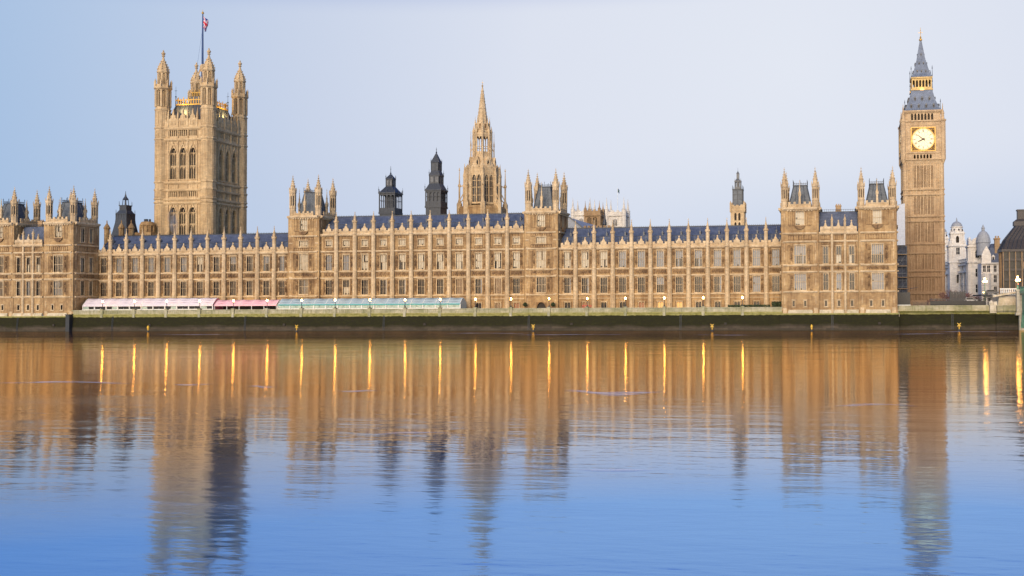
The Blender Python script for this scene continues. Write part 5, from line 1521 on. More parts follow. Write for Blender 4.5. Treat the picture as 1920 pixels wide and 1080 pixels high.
def corner_house():
    root = thing('corner_house', 'pale stone corner building with blue slate mansard roof and chimney beside the dark office block', 'building', (52, 92, 5))
    x0, x1, y = 48.2, 58.0, 90; zt = 21.4
    b = MB().at(0, y); ops = []
    xs = (49.2, 50.7, 53.0, 55.0, 57.0)
    for x in xs:
        for z, h in ((6.2, 2.6), (10.3, 2.6), (14.4, 2.6), (18.2, 2.3)): ops.append((x-.5, x+.5, z, z+h))
    wall(b, x0, x1, 4.5, zt, ops, .35)
    b.quad((x0, 0, 4.5), (x0, 10, 4.5), (x0, 10, zt), (x0, 0, zt)); b.quad((x1, 0, 4.5), (x1, 10, 4.5), (x1, 10, zt), (x1, 0, zt)); b.at(); part('wall', b, WHITE, root)
    b = MB().at(0, y)
    for z, p in ((9.4, .35), (13.6, .3), (17.5, .4), (21.3, .7)): b.box(x0-.2, x1, -p, .05, z-.22, z+.22)
    for x in (48.5, 51.9, 54.0, 56.0): b.box(x-.2, x+.2, -.2, .02, 5, 21)
    b.rings(49.9, -.1, [(1.6, 9.4), (1.6, 17.6)], 8)
    b.at(); part('cornices', b, WHITE, root)
    for z, h in ((6.2, 2.6), (10.3, 2.6), (14.4, 2.6), (18.2, 2.3)):
        for x in xs:
            bld_windows(root, None, 0, 0, y, [x], [z], 1.0, h)
    for z in (10.6, 14.6): bld_windows(root, None, 0, 0, y-1.52, [49.9], [z], 1.0, 2.4)
    # gabled stone bay rising through the roof
    b = MB().at(0, y); b.ext([(48.3, 21.4), (51.6, 21.4), (51.6, 24.2), (51.0, 26.0), (50.0, 27.6), (49.0, 26.0), (48.3, 24.2)], -.25, .4)
    b.box(49.5, 50.5, -.35, -.2, 22.4, 24.4); b.at(); part('stone_gable', b, WHITE, root)
    b = MB().at(0, y); b.frust(x0+2.6, x1, .3, 9.8, 21.5, x0+3.4, x1-.5, 2.2, 8, 27.0); b.frust(x0+3.4, x1-.5, 2.2, 8, 27, x0+4.2, x1-1.5, 4, 6.5, 28.6); rf = part('roof', b, SLATE, root)
    b = MB().at(0, y); b.box(53.2, 55.0, 1.5, 3.2, 23, 30.0); b.box(53.0, 55.2, 1.3, 3.4, 30, 30.5); b.box(53.4, 53.9, 1.8, 2.3, 30.5, 31.3); b.box(54.3, 54.8, 1.8, 2.3, 30.5, 31.3); sub('chimney', b.mesh('chimney', TAN, WL[root.name]), rf)
    q = MB(); q.box(-.5, .5, -.2, 1.4, 0, 1.5); q.ext([(-.65, 1.5), (.65, 1.5), (0, 2.3)], -.3, 1.4); q.cur = 1; q.box(-.3, .3, -.23, -.19, .2, 1.4); dm = q.mesh('dormer', [WHITE, GLASS])
    for x in (52.5, 56.6): put('dormer', dm, root, (x, y+.9, 22.2))
    b = MB(); b.rings(51.4, 108, [(2.5, 25), (2.5, 29.6), (2.75, 29.8), (2.7, 30.2), (2.55, 31.4), (2.1, 32.8), (1.3, 33.9), (.6, 34.3), (.6, 35.2), (.75, 35.3), (.4, 35.9), (.05, 36.8)], 16); part('dome', b, LEAD, root)
corner_house()

def dark_offices():
    root = thing('dark_office_block', 'dark bronze office block with pale piers and sloping black roof by the bridge', 'office building', (56, 52, 5))
    x0, x1, y0, y1 = 49.6, 100, 50, 58; zt = 24.2
    b = MB().at(0, y0); ops = []
    n = 26; W_ = (x1-x0)/n
    for i in range(n):
        for f in range(5): ops.append((x0+W_*i+.42, x0+W_*(i+1)-.42, 8.4+f*3.2, 8.4+f*3.2+2.3))
    wall(b, x0, x1, 4.5, zt, ops, .35)
    b.quad((x1, 0, 4.5), (x1, 8, 4.5), (x1, 8, zt), (x1, 0, zt)); b.quad((x0, 0, 4.5), (x0, 8, 4.5), (x0, 8, zt), (x0, 0, zt)); b.at(); part('wall', b, BRONZE, root)
    p = MB().at(0, y0)
    for i in range(n+1): p.box(x0+W_*i-.10, x0+W_*i+.10, -.45, .02, 5, 23.4)
    p.at(x0, y0, 0, -pi/2)
    for i in range(1, 3): p.box(-i*3-.2, -i*3+.2, -.4, .02, 5, 23.4)
    p.at(); part('stone_piers', p, TAN, root)
    p = MB().at(0, y0)
    for f in range(6): p.box(x0, x1, -.35, .02, 8.0+f*3.2-.3, 8.0+f*3.2+.25)
    p.at(); part('bronze_bands', p, BRONZE, root)
    q = MB(); q.box(-W_/2+.42, W_/2-.42, 0, .05, 0, 2.3); gm = q.mesh('window', GLASS); q = MB(); q.box(-W_/2+.42, W_/2-.42, 0, .05, 0, 2.3); gl = q.mesh('window', GLIM)
    for i in range(14):
        for f in range(5): put('window', gl if (i, f) in ((3, 3), (2, 0), (4, 1)) else gm, root, (x0+W_*(i+.5), y0+.28, 8.4+f*3.2))
    r = MB().at(0, y0); r.box(x0-.5, x1+.5, -.6, 8.5, 23.4, 24.2); r.frust(x0-.5, x1+.5, -.6, 8.5, 24.2, x0+1.2, x1-1.2, 1.4, 7.6, 27.4); r.frust(x0+1.2, x1-1.2, 1.4, 7.6, 27.4, x0+5.6, x1-5, 4.2, 5.6, 33.2); rf = part('roof', r, BRONZE, root)
    r = MB().at(0, y0)
    for i in range(40):
        t = x0+i*1.3; r.bar((t, -.62, 24.3), (x0+1.2+i*1.25, 1.36, 27.42), .16); r.bar((x0+1.2+i*1.25, 1.36, 27.42), (x0+5.6+i*1.03, 4.16, 33.2), .16)
    for i in range(4): r.bar((x0-.52, i*2.5, 24.3), (x0+1.15, 1.4+i*2, 27.45), .16); r.bar((x0+1.15, 1.4+i*2, 27.45), (x0+5.55, 4.2+i*.4, 33.2), .16)
    sub('roof_ribs', r.mesh('roof_ribs', IRON, WL[root.name]), rf)
    r = MB().at(0, y0); r.box(x0+4.2, x0+8.6, 3.5, 6.5, 32.0, 33.4); r.frust(x0+4.2, x0+8.6, 3.5, 6.5, 33.4, x0+5.2, x0+8.0, 4, 6, 34.2); r.box(x0+5.4, x0+7.8, 4, 6, 34.2, 37.0)
    r.box(x0+5.2, x0+8.0, 3.8, 6.2, 36.9, 37.3); sub('chimney', r.mesh('chimney', BRONZE, WL[root.name]), rf)
dark_offices()

# ------------------------------------------------------------------ scaffold between the river tower and the clock tower
root = thing('scaffolding', 'scaffold tower wrapped in pale grey sheeting, dark netting below, beside the clock tower', 'scaffold', (16.8, 40, 5))
b = MB(); b.frust(13.0, 18.3, 40, 48, 25.4, 13.0, 18.3, 40, 48, 37.6); b.ext([(13, 37.6), (18.3, 37.6), (18.3, 38.6), (15.6, 38.2), (13, 37.4)], 40, 48)
for z in (28, 30.6, 33.2, 35.8): b.box(12.9, 18.4, 39.94, 48, z-.05, z+.05)
part('sheeting', b, WRAP, root)
b = MB(); b.box(13.0, 18.9, 41, 48, 5, 25.3); part('netting', b, NET, root)
b = MB()
for i in range(5):
    x = 13.1+i*1.4
    b.rings(x, 40.4, [(.08, 5), (.08, 25.4)], 6)
for k in range(10):
    z = 6+k*2.1; b.box(13, 18.9, 40.3, 40.42, z-.06, z+.06)
    b.bar((13.1+(k % 4)*1.4, 40.36, z), (14.5+(k % 4)*1.4, 40.36, z+2.1), .09)
part('tubes', b, IRON_G, root)
b = MB()
for k in range(5): b.box(13, 18.8, 39.9, 41, 8+k*3.6, 8.15+k*3.6)
part('decks', b, TAN, root)
root = thing('site_hoarding', 'black plywood hoarding hut at the foot of the scaffold', 'hoarding', (16.4, 5, 5))
b = MB(); b.box(13.6, 17.4, 4, 9, 5, 10.2)
for i in range(6): b.box(13.6+i*.7, 13.6+i*.7+.06, 3.94, 4, 5, 10.2)
part('panels', b, BLACK, root)
b = MB(); b.box(13.5, 17.5, 3.6, 3.9, 6.4, 6.75); part('white_kerb', b, FRAMEW, root)
b = MB(); b.quad((13.6, 3.8, 10.2), (19.6, 3.8, 11.6), (19.6, 9, 11.7), (13.6, 9, 10.3)); b.quad((13.6, 3.8, 10.28), (19.6, 3.8, 11.68), (19.6, 3.8, 11.6), (13.6, 3.8, 10.2)); part('canopy', b, NET, root)

# ------------------------------------------------------------------ river walls
def river_wall(name, label, x0, x1, y, zt, par=True, z_par=6.3, lamp_x=()):
    root = thing(name, label, 'river wall', ((x0+x1)/2, y, 0), 'stone river walls along the water')
    b = MB(); n = max(1, int((x1-x0)/2))
    for (ya, za), (yb, zb) in (((y-.9, -4), (y-.35, 2.0)), ((y-.35, 2.0), (y-.12, 4.2)), ((y-.12, 4.2), (y-.12, zt))):
        b.quad((x0, ya, za), (x1, ya, za), (x1, yb, zb), (x0, yb, zb))
    for x in (x0, x1): b.F(*[b.P(x, *q) for q in ((y-.9, -4), (y-.35, 2), (y-.12, 4.2), (y-.12, zt), (y+1.0, zt), (y+1.0, -4))])
    b.quad((x0, y-.12, zt), (x1, y-.12, zt), (x1, y+1.0, zt), (x0, y+1.0, zt))
    part('wall', b, RWALL, root)
    b = MB(); b.box(x0, x1, y-.30, y+.5, zt-.34, zt+.02); part('string_course', b, RWALL, root)
    if par:
        b = MB(); b.box(x0, x1, y, y+.35, zt, zt+.25); b.box(x0, x1, y+.08, y+.26, zt+.25, z_par-.24)
        k = int((x1-x0)/.62)
        for i in range(k):
            x = x0+(x1-x0)*(i+.5)/k; b.box(x-.14, x+.14, y+.02, y+.33, zt+.25, z_par-.24)
        part('parapet', b, PARAPET, root)
        b = MB(); b.box(x0, x1, y-.08, y+.42, z_par-.24, z_par); part('coping', b, PARAPET, root)
    # iron ladders and drain outlets let into the wall face
    lx = x0+14
    while lx < x1-6:
        q = MB()
        for s_ in (-.2, .2): q.bar((lx+s_, y-.62, .2), (lx+s_, y-.2, 4.6), .06)
        for t in range(12): q.bar((lx-.2, y-.60+t*.034, .4+t*.35), (lx+.2, y-.60+t*.034, .4+t*.35), .05)
        part('iron_ladder', q, IRON, root)
        q = MB(); q.box(lx+12, lx+12.7, y-.62, y, 1.6, 2.2); q.box(lx+12.1, lx+12.6, y-.64, y-.6, 1.68, 2.12); part('drain_outlet', q, HOLLOW, root)
        lx += 43
    for x in lamp_x:
        q = MB(); q.box(x-.42, x+.42, y-.32, y+.62, zt, z_par+.12); q.box(x-.52, x+.52, y-.40, y+.70, z_par+.12, z_par+.30)
        q.frust(x-.34, x+.34, y-.36, y-.1, zt-.95, x-.42, x+.42, y-.42, y-.1, zt)
        part('lamp_pier', q, PARAPET, root)
LX = [-220.76, -210.17, -199.6, -188.9, -178.08, -167.41, -156.56, -146.16, -135.5, -124.81, -114.29, -103.77, -93.34, -82.28, -71.32, -60.47, -49.58, -38.78, -28.04]
river_wall('river_wall', 'long weed-stained river wall with lamp-topped parapet before the terrace', -231.0, -17.2, -10, 5.05, True, 6.35, LX)
river_wall('river_wall', 'river wall under the towers farthest from the clock tower', -520, -230.5, -11, 4.6, False)
river_wall('river_wall', 'river wall under the towers nearest the clock tower', -17.9, 13.5, -10.9, 4.6, False)
river_wall('river_wall', 'river wall with plain parapet below the black railings and clock tower', 13.5, 38.7, -8, 5.1, True, 6.55)
b = MB(); b.box(-231.6, -230.35, -11.6, -9.6, -3, 4.9); b.box(-231.7, -230.25, -11.75, -9.5, 4.9, 5.15)
solo('mooring_dolphin', b, BLACK, (-231, -11, 0), 'dark timber fender post at the corner of the river wall by the white tent', 'fender post')

# ------------------------------------------------------------------ terrace lamps
def lamp_meshes():
    p = MB(); p.rings(0, 0, [(.26, 0), (.26, .2), (.14, .35), (.09, .7), (.08, 1.7), (.14, 1.8), (.07, 1.9), (.16, 2.05)], 8)
    g_ = MB(); g_.rings(0, 0, [(.10, 2.02), (.17, 2.12), (.20, 2.32), (.17, 2.50), (.10, 2.64)], 10)
    c = MB(); c.rings(0, 0, [(.16, 2.66), (.16, 2.74), (.05, 2.84), (.07, 2.92), (0, 3.02)], 8)
    return p.mesh('post', BLACK), g_.mesh('lamp_globe', GLOBE), c.mesh('cap', BLACK)
lp, lg, lc = lamp_meshes()
LDESC = ['before the white tent, first from its river tower end', 'before the white tent, second from its river tower end', 'before the white tent, third from its river tower end', 'before the white tent, nearest the rose end wall',
         'before the open pink tent, nearest the white tent', 'at the pink tent end touching the teal tent', 'before the teal tent under the square tower', 'before the teal tent, second from the pink tent',
         'before the teal tent, third from the pink tent', 'before the teal tent, third from its gable end', 'before the teal tent, second from its gable end',
         'beside the gable end of the teal tent', 'before the oak door of the tall centre', 'beside the arched doorway with round bushes', 'above the red garden bench',
         'before the plain wing, third from the arched doorway', 'before the lit doorway pair of the wing', 'before the plain wing, just short of the long hedge', 'rising behind the low clipped hedge']
for x, d_ in zip(LX, LDESC):
    root = thing('terrace_lamp', 'lit globe lamp '+d_, 'street lamp', (x, -9.85, 6.6), 'lit globe lamps along the terrace parapet')
    for nme, me in (('post', lp), ('lamp_globe', lg), ('cap', lc)): put(nme, me, root, (x, -9.85, 6.6))

# ------------------------------------------------------------------ yellow navigation marks
def mark_meshes(cross):
    p = MB(); p.rings(0, 0, [(.10, -3), (.10, 1.3)], 6)
    f = MB(); f.rings(0, 0, [(.34, -.25), (.42, .0), (.34, .28), (.16, .34)], 10)
    t = MB()
    if cross:
        for s_ in (-1, 1): t.bar((-.42*s_, 0, 1.05), (.42*s_, 0, 1.85), .16)
        t.box(-.10, .10, -.06, .06, .5, 1.5)
    else:
        t.rings(0, 0, [(.30, .55), (.16, .9), (.34, 1.0), (.34, 1.5), (.2, 1.75), (.05, 1.9)], 8)
    return p.mesh('pole', YELLOW), f.mesh('float_collar', BLACK), t.mesh('top_mark', YELLOW)
mc, md = mark_meshes(True), mark_meshes(False)
for x, y, s_, me, d_ in ((-202.4, -14, .95, md, 'orange-yellow drum-topped river marker below the white tent'), (-155.6, -14, 1.0, mc, 'yellow cross-topped river marker below the teal tent and square tower'),
                      (-85.5, -14, 1.0, mc, 'yellow cross-topped river marker below the arched doorway'), (-35.8, -14, 1.0, mc, 'yellow cross-topped river marker below the low clipped hedge'),
                      (-9.3, -14, .9, md, 'small dark-collared yellow marker below the riverside towers'), (28.8, -12, 1.05, mc, 'yellow cross-topped river marker below the black railings')):
    root = thing('river_marker', d_, 'river marker', (x, y, 0), 'yellow river markers in front of the wall')
    for nme, m_ in zip(('pole', 'float_collar', 'top_mark'), me):
        o = put(nme, m_, root, (x, y, 0)); o.scale = (s_, s_, s_)

# ------------------------------------------------------------------ terrace tents
def long_tent(label, x0, x1, yf, yb, ze, zr, roofm, trim, wallm, panes, gable_end, style):
    root = thing('terrace_tent', label, 'tent', ((x0+x1)/2, (yf+yb)/2, 5), 'long event tents on the terrace')
    ym = (yf+yb)/2; b = MB(); n = max(2, int((x1-x0)/3.6)); W_ = (x1-x0)/n
    prof = [(yf-.15, ze)]+[(yf+(ym-yf)*t, ze+(zr-ze)*(1-(1-t)**1.6)) for t in (.25, .5, .75, 1.0)]
    prof += [(2*ym-y, z) for y, z in prof[:-1][::-1]]
    for i in range(n):
        xa, xb = x0+W_*i, x0+W_*(i+1); sag = .10
        for (ya, za), (yb_, zb) in zip(prof[:-1], prof[1:]):
            xm = (xa+xb)/2
            b.quad((xa, ya, za), (xm, ya, za-.02), (xm, yb_, zb-sag), (xa, yb_, zb)); b.quad((xm, ya, za-.02), (xb, ya, za), (xb, yb_, zb), (xm, yb_, zb-sag))
    part('roof', b, roofm, root)
    b = MB(); b.box(x0, x1, yf-.2, yf-.1, ze-.32, ze+.02); part('valance', b, trim, root)
    b = MB()
    for i in range(n+1):
        x = x0+W_*i; w = .14 if style != 'open' else .07
        if style == 'open':
            q = MB(); q.box(x-w, x+w, yf-.12, yf+.12, 5, ze-.02); part('post', q, FRAMEW, root)
        else: b.box(x-w, x+w, yf-.12, yf+.12, 5, ze-.02)
        for (ya, za), (yb_, zb) in zip(prof[:4], prof[1:5]): b.bar((x, ya, za+.03), (x, yb_, zb+.03), .10)
    part('frame', b, FRAMEW, root)
    if gable_end:
        for xe, mm in gable_end:
            b = MB(); b.F(*[b.P(xe, y, z) for y, z in prof]); b.F(*[b.P(xe, y, z) for y, z in ((yf, 5), (yf, ze), (yb, ze), (yb, 5))]); part('end_wall', b, mm, root)
    if style != 'open':
        b = MB(); b.box(x0+.1, x1-.1, yf+.02, yf+.06, 5, 6.9 if style == 'white' else 6.75); part('skirt_wall', b, wallm, root)
        q = MB(); q.box(-W_*.24+.1, W_*.24-.1, 0, .03, 0, ze-.36-6.6); pm_ = q.mesh('window', panes)
        q2 = MB(); q2.box(-W_*.24+.1, W_*.24-.1, 0, .03, 0, ze-.36-6.6); pm2 = q2.mesh('window', GLASS)
        for i in range(n):
            for t in (.27, .73):
                dark = (style == 'white')
                o = put('window', pm2 if dark and (i*2+(t > .5)) % 5 else pm_, root, (x0+W_*(i+t), yf-.02, 6.6))
        b = MB(); b.quad((x0, yb, 5), (x1, yb, 5), (x1, yb, ze), (x0, yb, ze)); part('back_wall', b, wallm, root)
    else:
        # tables seen under the open sides
        q = MB(); q.rings(0, 0, [(.06, 0), (.06, .72), (.75, .72), (.75, .76)], 10); tm = q.mesh('tent_table', DOORW)
        for i in range(6):
            o = put('terrace_table', tm, None, (x0+2+i*2.9, ym-.4+(i % 2)*.8, 5.0)); o['label'] = 'round wooden table under the open pink tent'; o['category'] = 'table'; o['group'] = 'tables under the pink tent'
        b = MB(); b.quad((x0, yb, 5), (x1, yb, 5), (x1, yb, ze-.1), (x0, yb, ze-.1)); part('back_wall', b, HOLLOW, root)
long_tent('long white and pale pink tent with row of windows beside the river tower', -229.6, -186.6, -7.2, -2.6, 7.75, 9.85, TENTW, TENTW, FRAMEW, TPANE, [(-229.6, TENTW), (-186.6, TENTR)], 'white')
long_tent('open-sided pink tent between the white tent and the teal tent', -186.4, -166.5, -6.6, -2.6, 7.7, 9.2, TENTP, TENTP, TENTP, TPANE, [], 'open')
long_tent('pale blue tent with teal valance and glazed sides before the tall centre', -165.6, -109.4, -7.2, -2.6, 7.75, 9.45, TENTG, TENTT, FRAMEW, TPANE, [(-165.6, TENTG), (-109.4, TENTG)], 'teal')

# ------------------------------------------------------------------ plants on the terrace and by the clock tower
def leaf_cloud(b, cx, cy, cz, rx, ry, rz, n, s, box=False):
    for _ in range(n):
        while True:
            u, v, w = random.uniform(-1, 1), random.uniform(-1, 1), random.uniform(-1, 1)
            if box or u*u+v*v+w*w < 1: break
        c = Vector((cx+u*rx, cy+v*ry, cz+w*rz)); a = Vector((random.gauss(0, 1), random.gauss(0, 1), random.gauss(0, 1))).normalized()
        e = a.orthogonal().normalized(); f_ = a.cross(e); k = s*random.uniform(.6, 1.3)
        b.quad(*[tuple(c+e*k*i+f_*k*j*.6) for i, j in ((1, 0), (0, 1), (-1, 0), (0, -1))])
def tub(label, x, y):
    root = thing('potted_bush', label, 'potted bush', (x, y, 5), 'round clipped bushes flanking the arched doorway')
    b = MB(); leaf_cloud(b, x, y, 7.35, .62, .62, .62, 700, .11); part('crown', b, LEAF, root)
    b = MB(); b.rings(x, y, [(.06, 5.5), (.05, 7.0)], 6); part('trunk', b, TWIG, root)
    b = MB(); b.rings(x, y, [(.3, 5), (.42, 5.6), (.46, 5.65)], 10); part('pot', b, TAN, root)
tub('round clipped bush in a tub on the teal tent side of the arched doorway', -91.9, -2); tub('round clipped bush in a tub on the lamp side of the arched doorway', -83.6, -2)
def hedge(label, x0, x1, y, z1, d=.7, n=3500):
    root = thing('clipped_hedge', label, 'hedge', ((x0+x1)/2, y, 5), 'dark hedges on the terrace')
    b = MB(); leaf_cloud(b, (x0+x1)/2, y, (5+z1)/2, (x1-x0)/2, d, (z1-5)/2, n, .15, True); part('foliage', b, LEAF, root)
    b = MB()
    i = x0+.4
    while i < x1: b.rings(i, y, [(.04, 5), (.03, z1-.2)], 5); i += .8
    part('stems', b, TWIG, root)
hedge('long low clipped hedge along the parapet beside the riverside tower', -32.2, -20.6, -8.2, 6.95, .6, 5000)
hedge('short taller leafy hedge tight against the riverside tower', -20.3, -17.7, -7.6, 7.8, .8, 1800)
def bare_bush(label, x, y, h, spread, n):
    root = thing('bare_bush', label, 'bare bush', (x, y, 5), 'leafless purple-brown bushes by the clock tower')
    b = MB()
    def grow(p, d, l, w, k):
        q = p+d*l; b.bar(p, q, w)
        if k == 0: return
        for _ in range(random.choice((2, 3, 3))):
            nd = (d+Vector((random.gauss(0, .45), random.gauss(0, .45), random.gauss(.1, .25)))).normalized(); grow(p+d*l*random.uniform(.55, 1), nd, l*random.uniform(.55, .8), w*.62, k-1)
    for _ in range(n):
        grow(Vector((x+random.uniform(-1, 1)*spread, y+random.uniform(-.5, .5), 5)), Vector((random.gauss(0, .3)*spread*.5, random.gauss(0, .25), 1)).normalized(), h*.42, .17, 4)
    part('branches', b, TWIG, root)
bare_bush('low leafless bush at the foot of the clock tower', 26.5, 30, 3.8, 2.0, 10); bare_bush('tall leafless bush over the corner of the clock tower', 31.2, 28, 6.0, 2.2, 16); bare_bush('leafless bush between the clock tower and the white offices', 35.2, 34, 5.6, 2.0, 14); bare_bush('leafless bush in front of the white office building', 38.0, 30, 4.6, 1.8, 10)
for x, y, col, lab in ((-71.8, -8.6, 'r', 'red-painted garden bench beside a terrace lamp'),):
    root = thing('garden_bench', lab, 'bench', (x, y, 5))
    RB = plain('red_bench_paint', (.35, .03, .02), .5)
    b = MB(); b.box(x-1.4, x+1.4, y-.3, y+.2, 5.9, 6.0); part('seat', b, RB, root)
    b = MB(); 
    for i in range(9): b.box(x-1.35+i*.32, x-1.25+i*.32, y+.2, y+.26, 6.0, 7.0)
    b.box(x-1.4, x+1.4, y+.18, y+.28, 6.9, 7.05); part('backrest', b, RB, root)
    q = MB(); q.box(-.05, .05, -.05, .05, 0, .9); lm = q.mesh('leg', RB)
    for dx in (-1.3, 1.3):
        for dy in (-.25, .2): put('leg', lm, root, (x+dx, y+dy, 5))

# ------------------------------------------------------------------ railings, gate, bridge end and street furniture
root = thing('iron_railings', 'black iron railings above the river wall at the foot of the clock tower', 'railings', (27, -4, 5))
b = MB(); x = 17.8
while x < 36.8:
    hh = 8.35 if x > 22 else 7.3
    b.box(x-.05, x+.05, -4.05, -3.95, 5, hh); b.rings(x, -4, [(.09, hh), (0, hh+.2)], 4); x += .34
part('bars', b, BLACK, root)
for z in (6.9, 8.1):
    b = MB(); b.box(22 if z > 7 else 17.8, 36.8, -4.06, -3.94, z-.05, z+.05); part('rail', b, BLACK, root)
b = MB(); b.box(22.2, 36.7, -3.6, -3.5, 5, 7.7); part('backing_boards', b, BLACK, root)
root = thing('timber_gate', 'tall dark boarded gate behind the black railings', 'gate', (30.8, 10, 5))
b = MB()
for i in range(9): b.box(29.0+i*.42, 29.36+i*.42, 10, 10.12, 5, 10.4-(i % 2)*.1)
part('boards', b, BLACK, root)
b = MB(); b.box(28.7, 29.0, 9.9, 10.25, 5, 10.7); b.box(32.8, 33.1, 9.9, 10.25, 5, 10.7); part('gate_posts', b, BLACK, root)

root = thing('bridge', 'green iron river bridge with stone abutment and balustrade', 'bridge', (44, -14, 0))
b = MB(); b.box(44.25, 420, -10.2, 8, -4, 9.1); part('abutment', b, PLINTH, root)
b = MB(); b.box(38.6, 44.4, -9.0, 6, -4, 4.6); part('river_wall_return', b, RWALL, root)
b = MB(); b.box(38.9, 44.3, -8.8, 6, 4.6, 6.3); b.box(38.7, 44.35, -8.95, 6, 6.3, 6.55); part('landing', b, PARAPET, root)
b = MB(); b.frust(37.0, 38.7, -9.2, -7.4, 4.5, 37.1, 38.6, -9.1, -7.5, 6.6); b.rings(37.5, -8.3, [(.7, 6.6), (.72, 7.2), (.4, 7.6), (.0, 7.9)], 8); b.box(38.0, 38.9, -8.9, -7.9, 6.5, 7.5); part('stone_pier', b, PLINTH, root)
b = MB(); b.frust(39.5, 44.3, -6, 10, 6.5, 40.0, 44.2, -5, 10, 8.9)
b.ext([(38.2, 8.6), (44.4, 9.7), (44.4, 10.2), (38.2, 9.1)], -6.3, -5.6); part('wing_wall', b, PLINTH, root)
b = MB(); b.box(43.6, 44.4, -10.5, -9.0, 4.6, 10.2); b.box(43.4, 44.5, -10.7, -8.8, 10.2, 10.6); b.box(43.3, 44.55, -10.9, -8.6, 3.9, 4.6); part('corner_pier', b, PLINTH, root)
# first arch of the span, running out over the river
b = MB().at(44.9, -10.6, 0, -pi/2)     # local x runs out over the water
N_ = 20; half = 17.0
def arch_z(x): return 1.0+7.4*math.sqrt(max(0, 1-((x-half)/half)**2))
for yy in (0, 9, 18, 25):
    for i in range(N_):
        xa, xb = 2*half*i/N_, 2*half*(i+1)/N_
        b.quad((xa, yy, arch_z(xa)), (xb, yy, arch_z(xb)), (xb, yy, 9.6), (xa, yy, 9.6))
        b.quad((xa, yy-.35, arch_z(xa)-.35), (xb, yy-.35, arch_z(xb)-.35), (xb, yy-.35, arch_z(xb)+.35), (xa, yy-.35, arch_z(xa)+.35))
        b.quad((xa, yy-.35, arch_z(xa)-.35), (xb, yy-.35, arch_z(xb)-.35), (xb, yy+.6, arch_z(xb)-.35), (xa, yy+.6, arch_z(xa)-.35))
b.at(); part('arch_rib', b, GREENP, root)
b = MB().at(44.9, -10.6, 0, -pi/2); b.box(0, 40, -.6, 26, 9.5, 10.1); b.at(); part('deck', b, GREENP, root)
b = MB().at(44.9, -10.6, 0, -pi/2); b.box(0, 40, -.55, -.25, 11.1, 11.3)
for i in range(60): b.box(i*.66, i*.66+.22, -.5, -.3, 10.1, 11.1)
b.at(); part('parapet', b, GREENP, root)
b = MB(); b.box(38.2, 44.6, -5.9, -5.7, 9.2, 9.3)
for i in range(9): b.rings(40.4+i*.5, -5.6, [(.16, 9.3), (.10, 9.6), (.2, 9.9), (.12, 10.5), (.2, 10.7)], 6)
b.box(40.1, 44.8, -5.8, -5.4, 10.7, 10.95); part('balustrade', b, FRAMEW, root)
b = MB(); b.box(37, 120, 8, 26, 9.1, 9.5); part('approach_road', b, ASPHALT, root)

def lantern_standard(label, x, y, z0, h, s=1.0):
    root = thing('lamp_standard', label, 'street lamp', (x, y, z0), 'lit multi-lantern standards by the bridge')
    b = MB(); b.rings(x, y, [(.4*s, z0), (.4*s, z0+.5), (.22*s, z0+.8), (.14*s, z0+h*.6), (.12*s, z0+h-.5)], 8); part('post', b, GREENP, root)
    b = MB()
    for a in (0, 2*pi/3, 4*pi/3): b.bar((x, y, z0+h-1.0), (x+.55*s*cos(a), y+.55*s*sin(a), z0+h-.7), .09)
    part('bracket', b, GREENP, root)
    for i, (dx, dy, dz) in enumerate([(0, 0, 0)]+[(.6*s*cos(a), .6*s*sin(a), -.75) for a in (0, 2*pi/3, 4*pi/3)]):
        q = MB(); q.rings(x+dx, y+dy, [(.16*s, z0+h+dz), (.36*s, z0+h+dz+.5*s), (.2*s, z0+h+dz+.72*s)], 6); o = part('lantern', q, GLOBE_B, root)
        c = MB(); c.rings(x+dx, y+dy, [(.26*s, z0+h+dz+.72*s), (.1*s, z0+h+dz+.95*s), (0, z0+h+dz+1.2*s)], 6); sub('lantern_cap', c.mesh('lantern_cap', GREENP, WL[root.name]), o)
lantern_standard('triple lantern lamp standard on the green bridge corner', 44.0, -9.8, 10.6, 2.9, .75)
lantern_standard('lit lamp standard before the corner building, beyond the stone landing', 38.4, 10, 5, 8.6, .75)
def signal(label, x, y, z):
    root = thing('traffic_signal', label, 'traffic light', (x, y, 9.5), 'red traffic signals on the bridge road')
    b = MB(); b.rings(x, y, [(.07, 9.5), (.07, z)], 6); part('post', b, BLACK, root)
    b = MB(); b.box(x-.2, x+.2, y-.1, y+.15, z, z+1.1); b.box(x-.28, x+.28, y+.1, y+.14, z-.05, z+1.15); part('signal_head', b, BLACK, root)
    b = MB(); b.rings(x, y-.16, [(0, z+.68), (.15, z+.75), (.15, z+.9), (0, z+.97)], 8); part('red_lens', b, REDL, root)
signal('red traffic signal at the end of the pale balustrade', 47.7, 12, 11.6); signal('red traffic signal at the picture edge by the bridge lamp', 49.9, 12, 11.9)
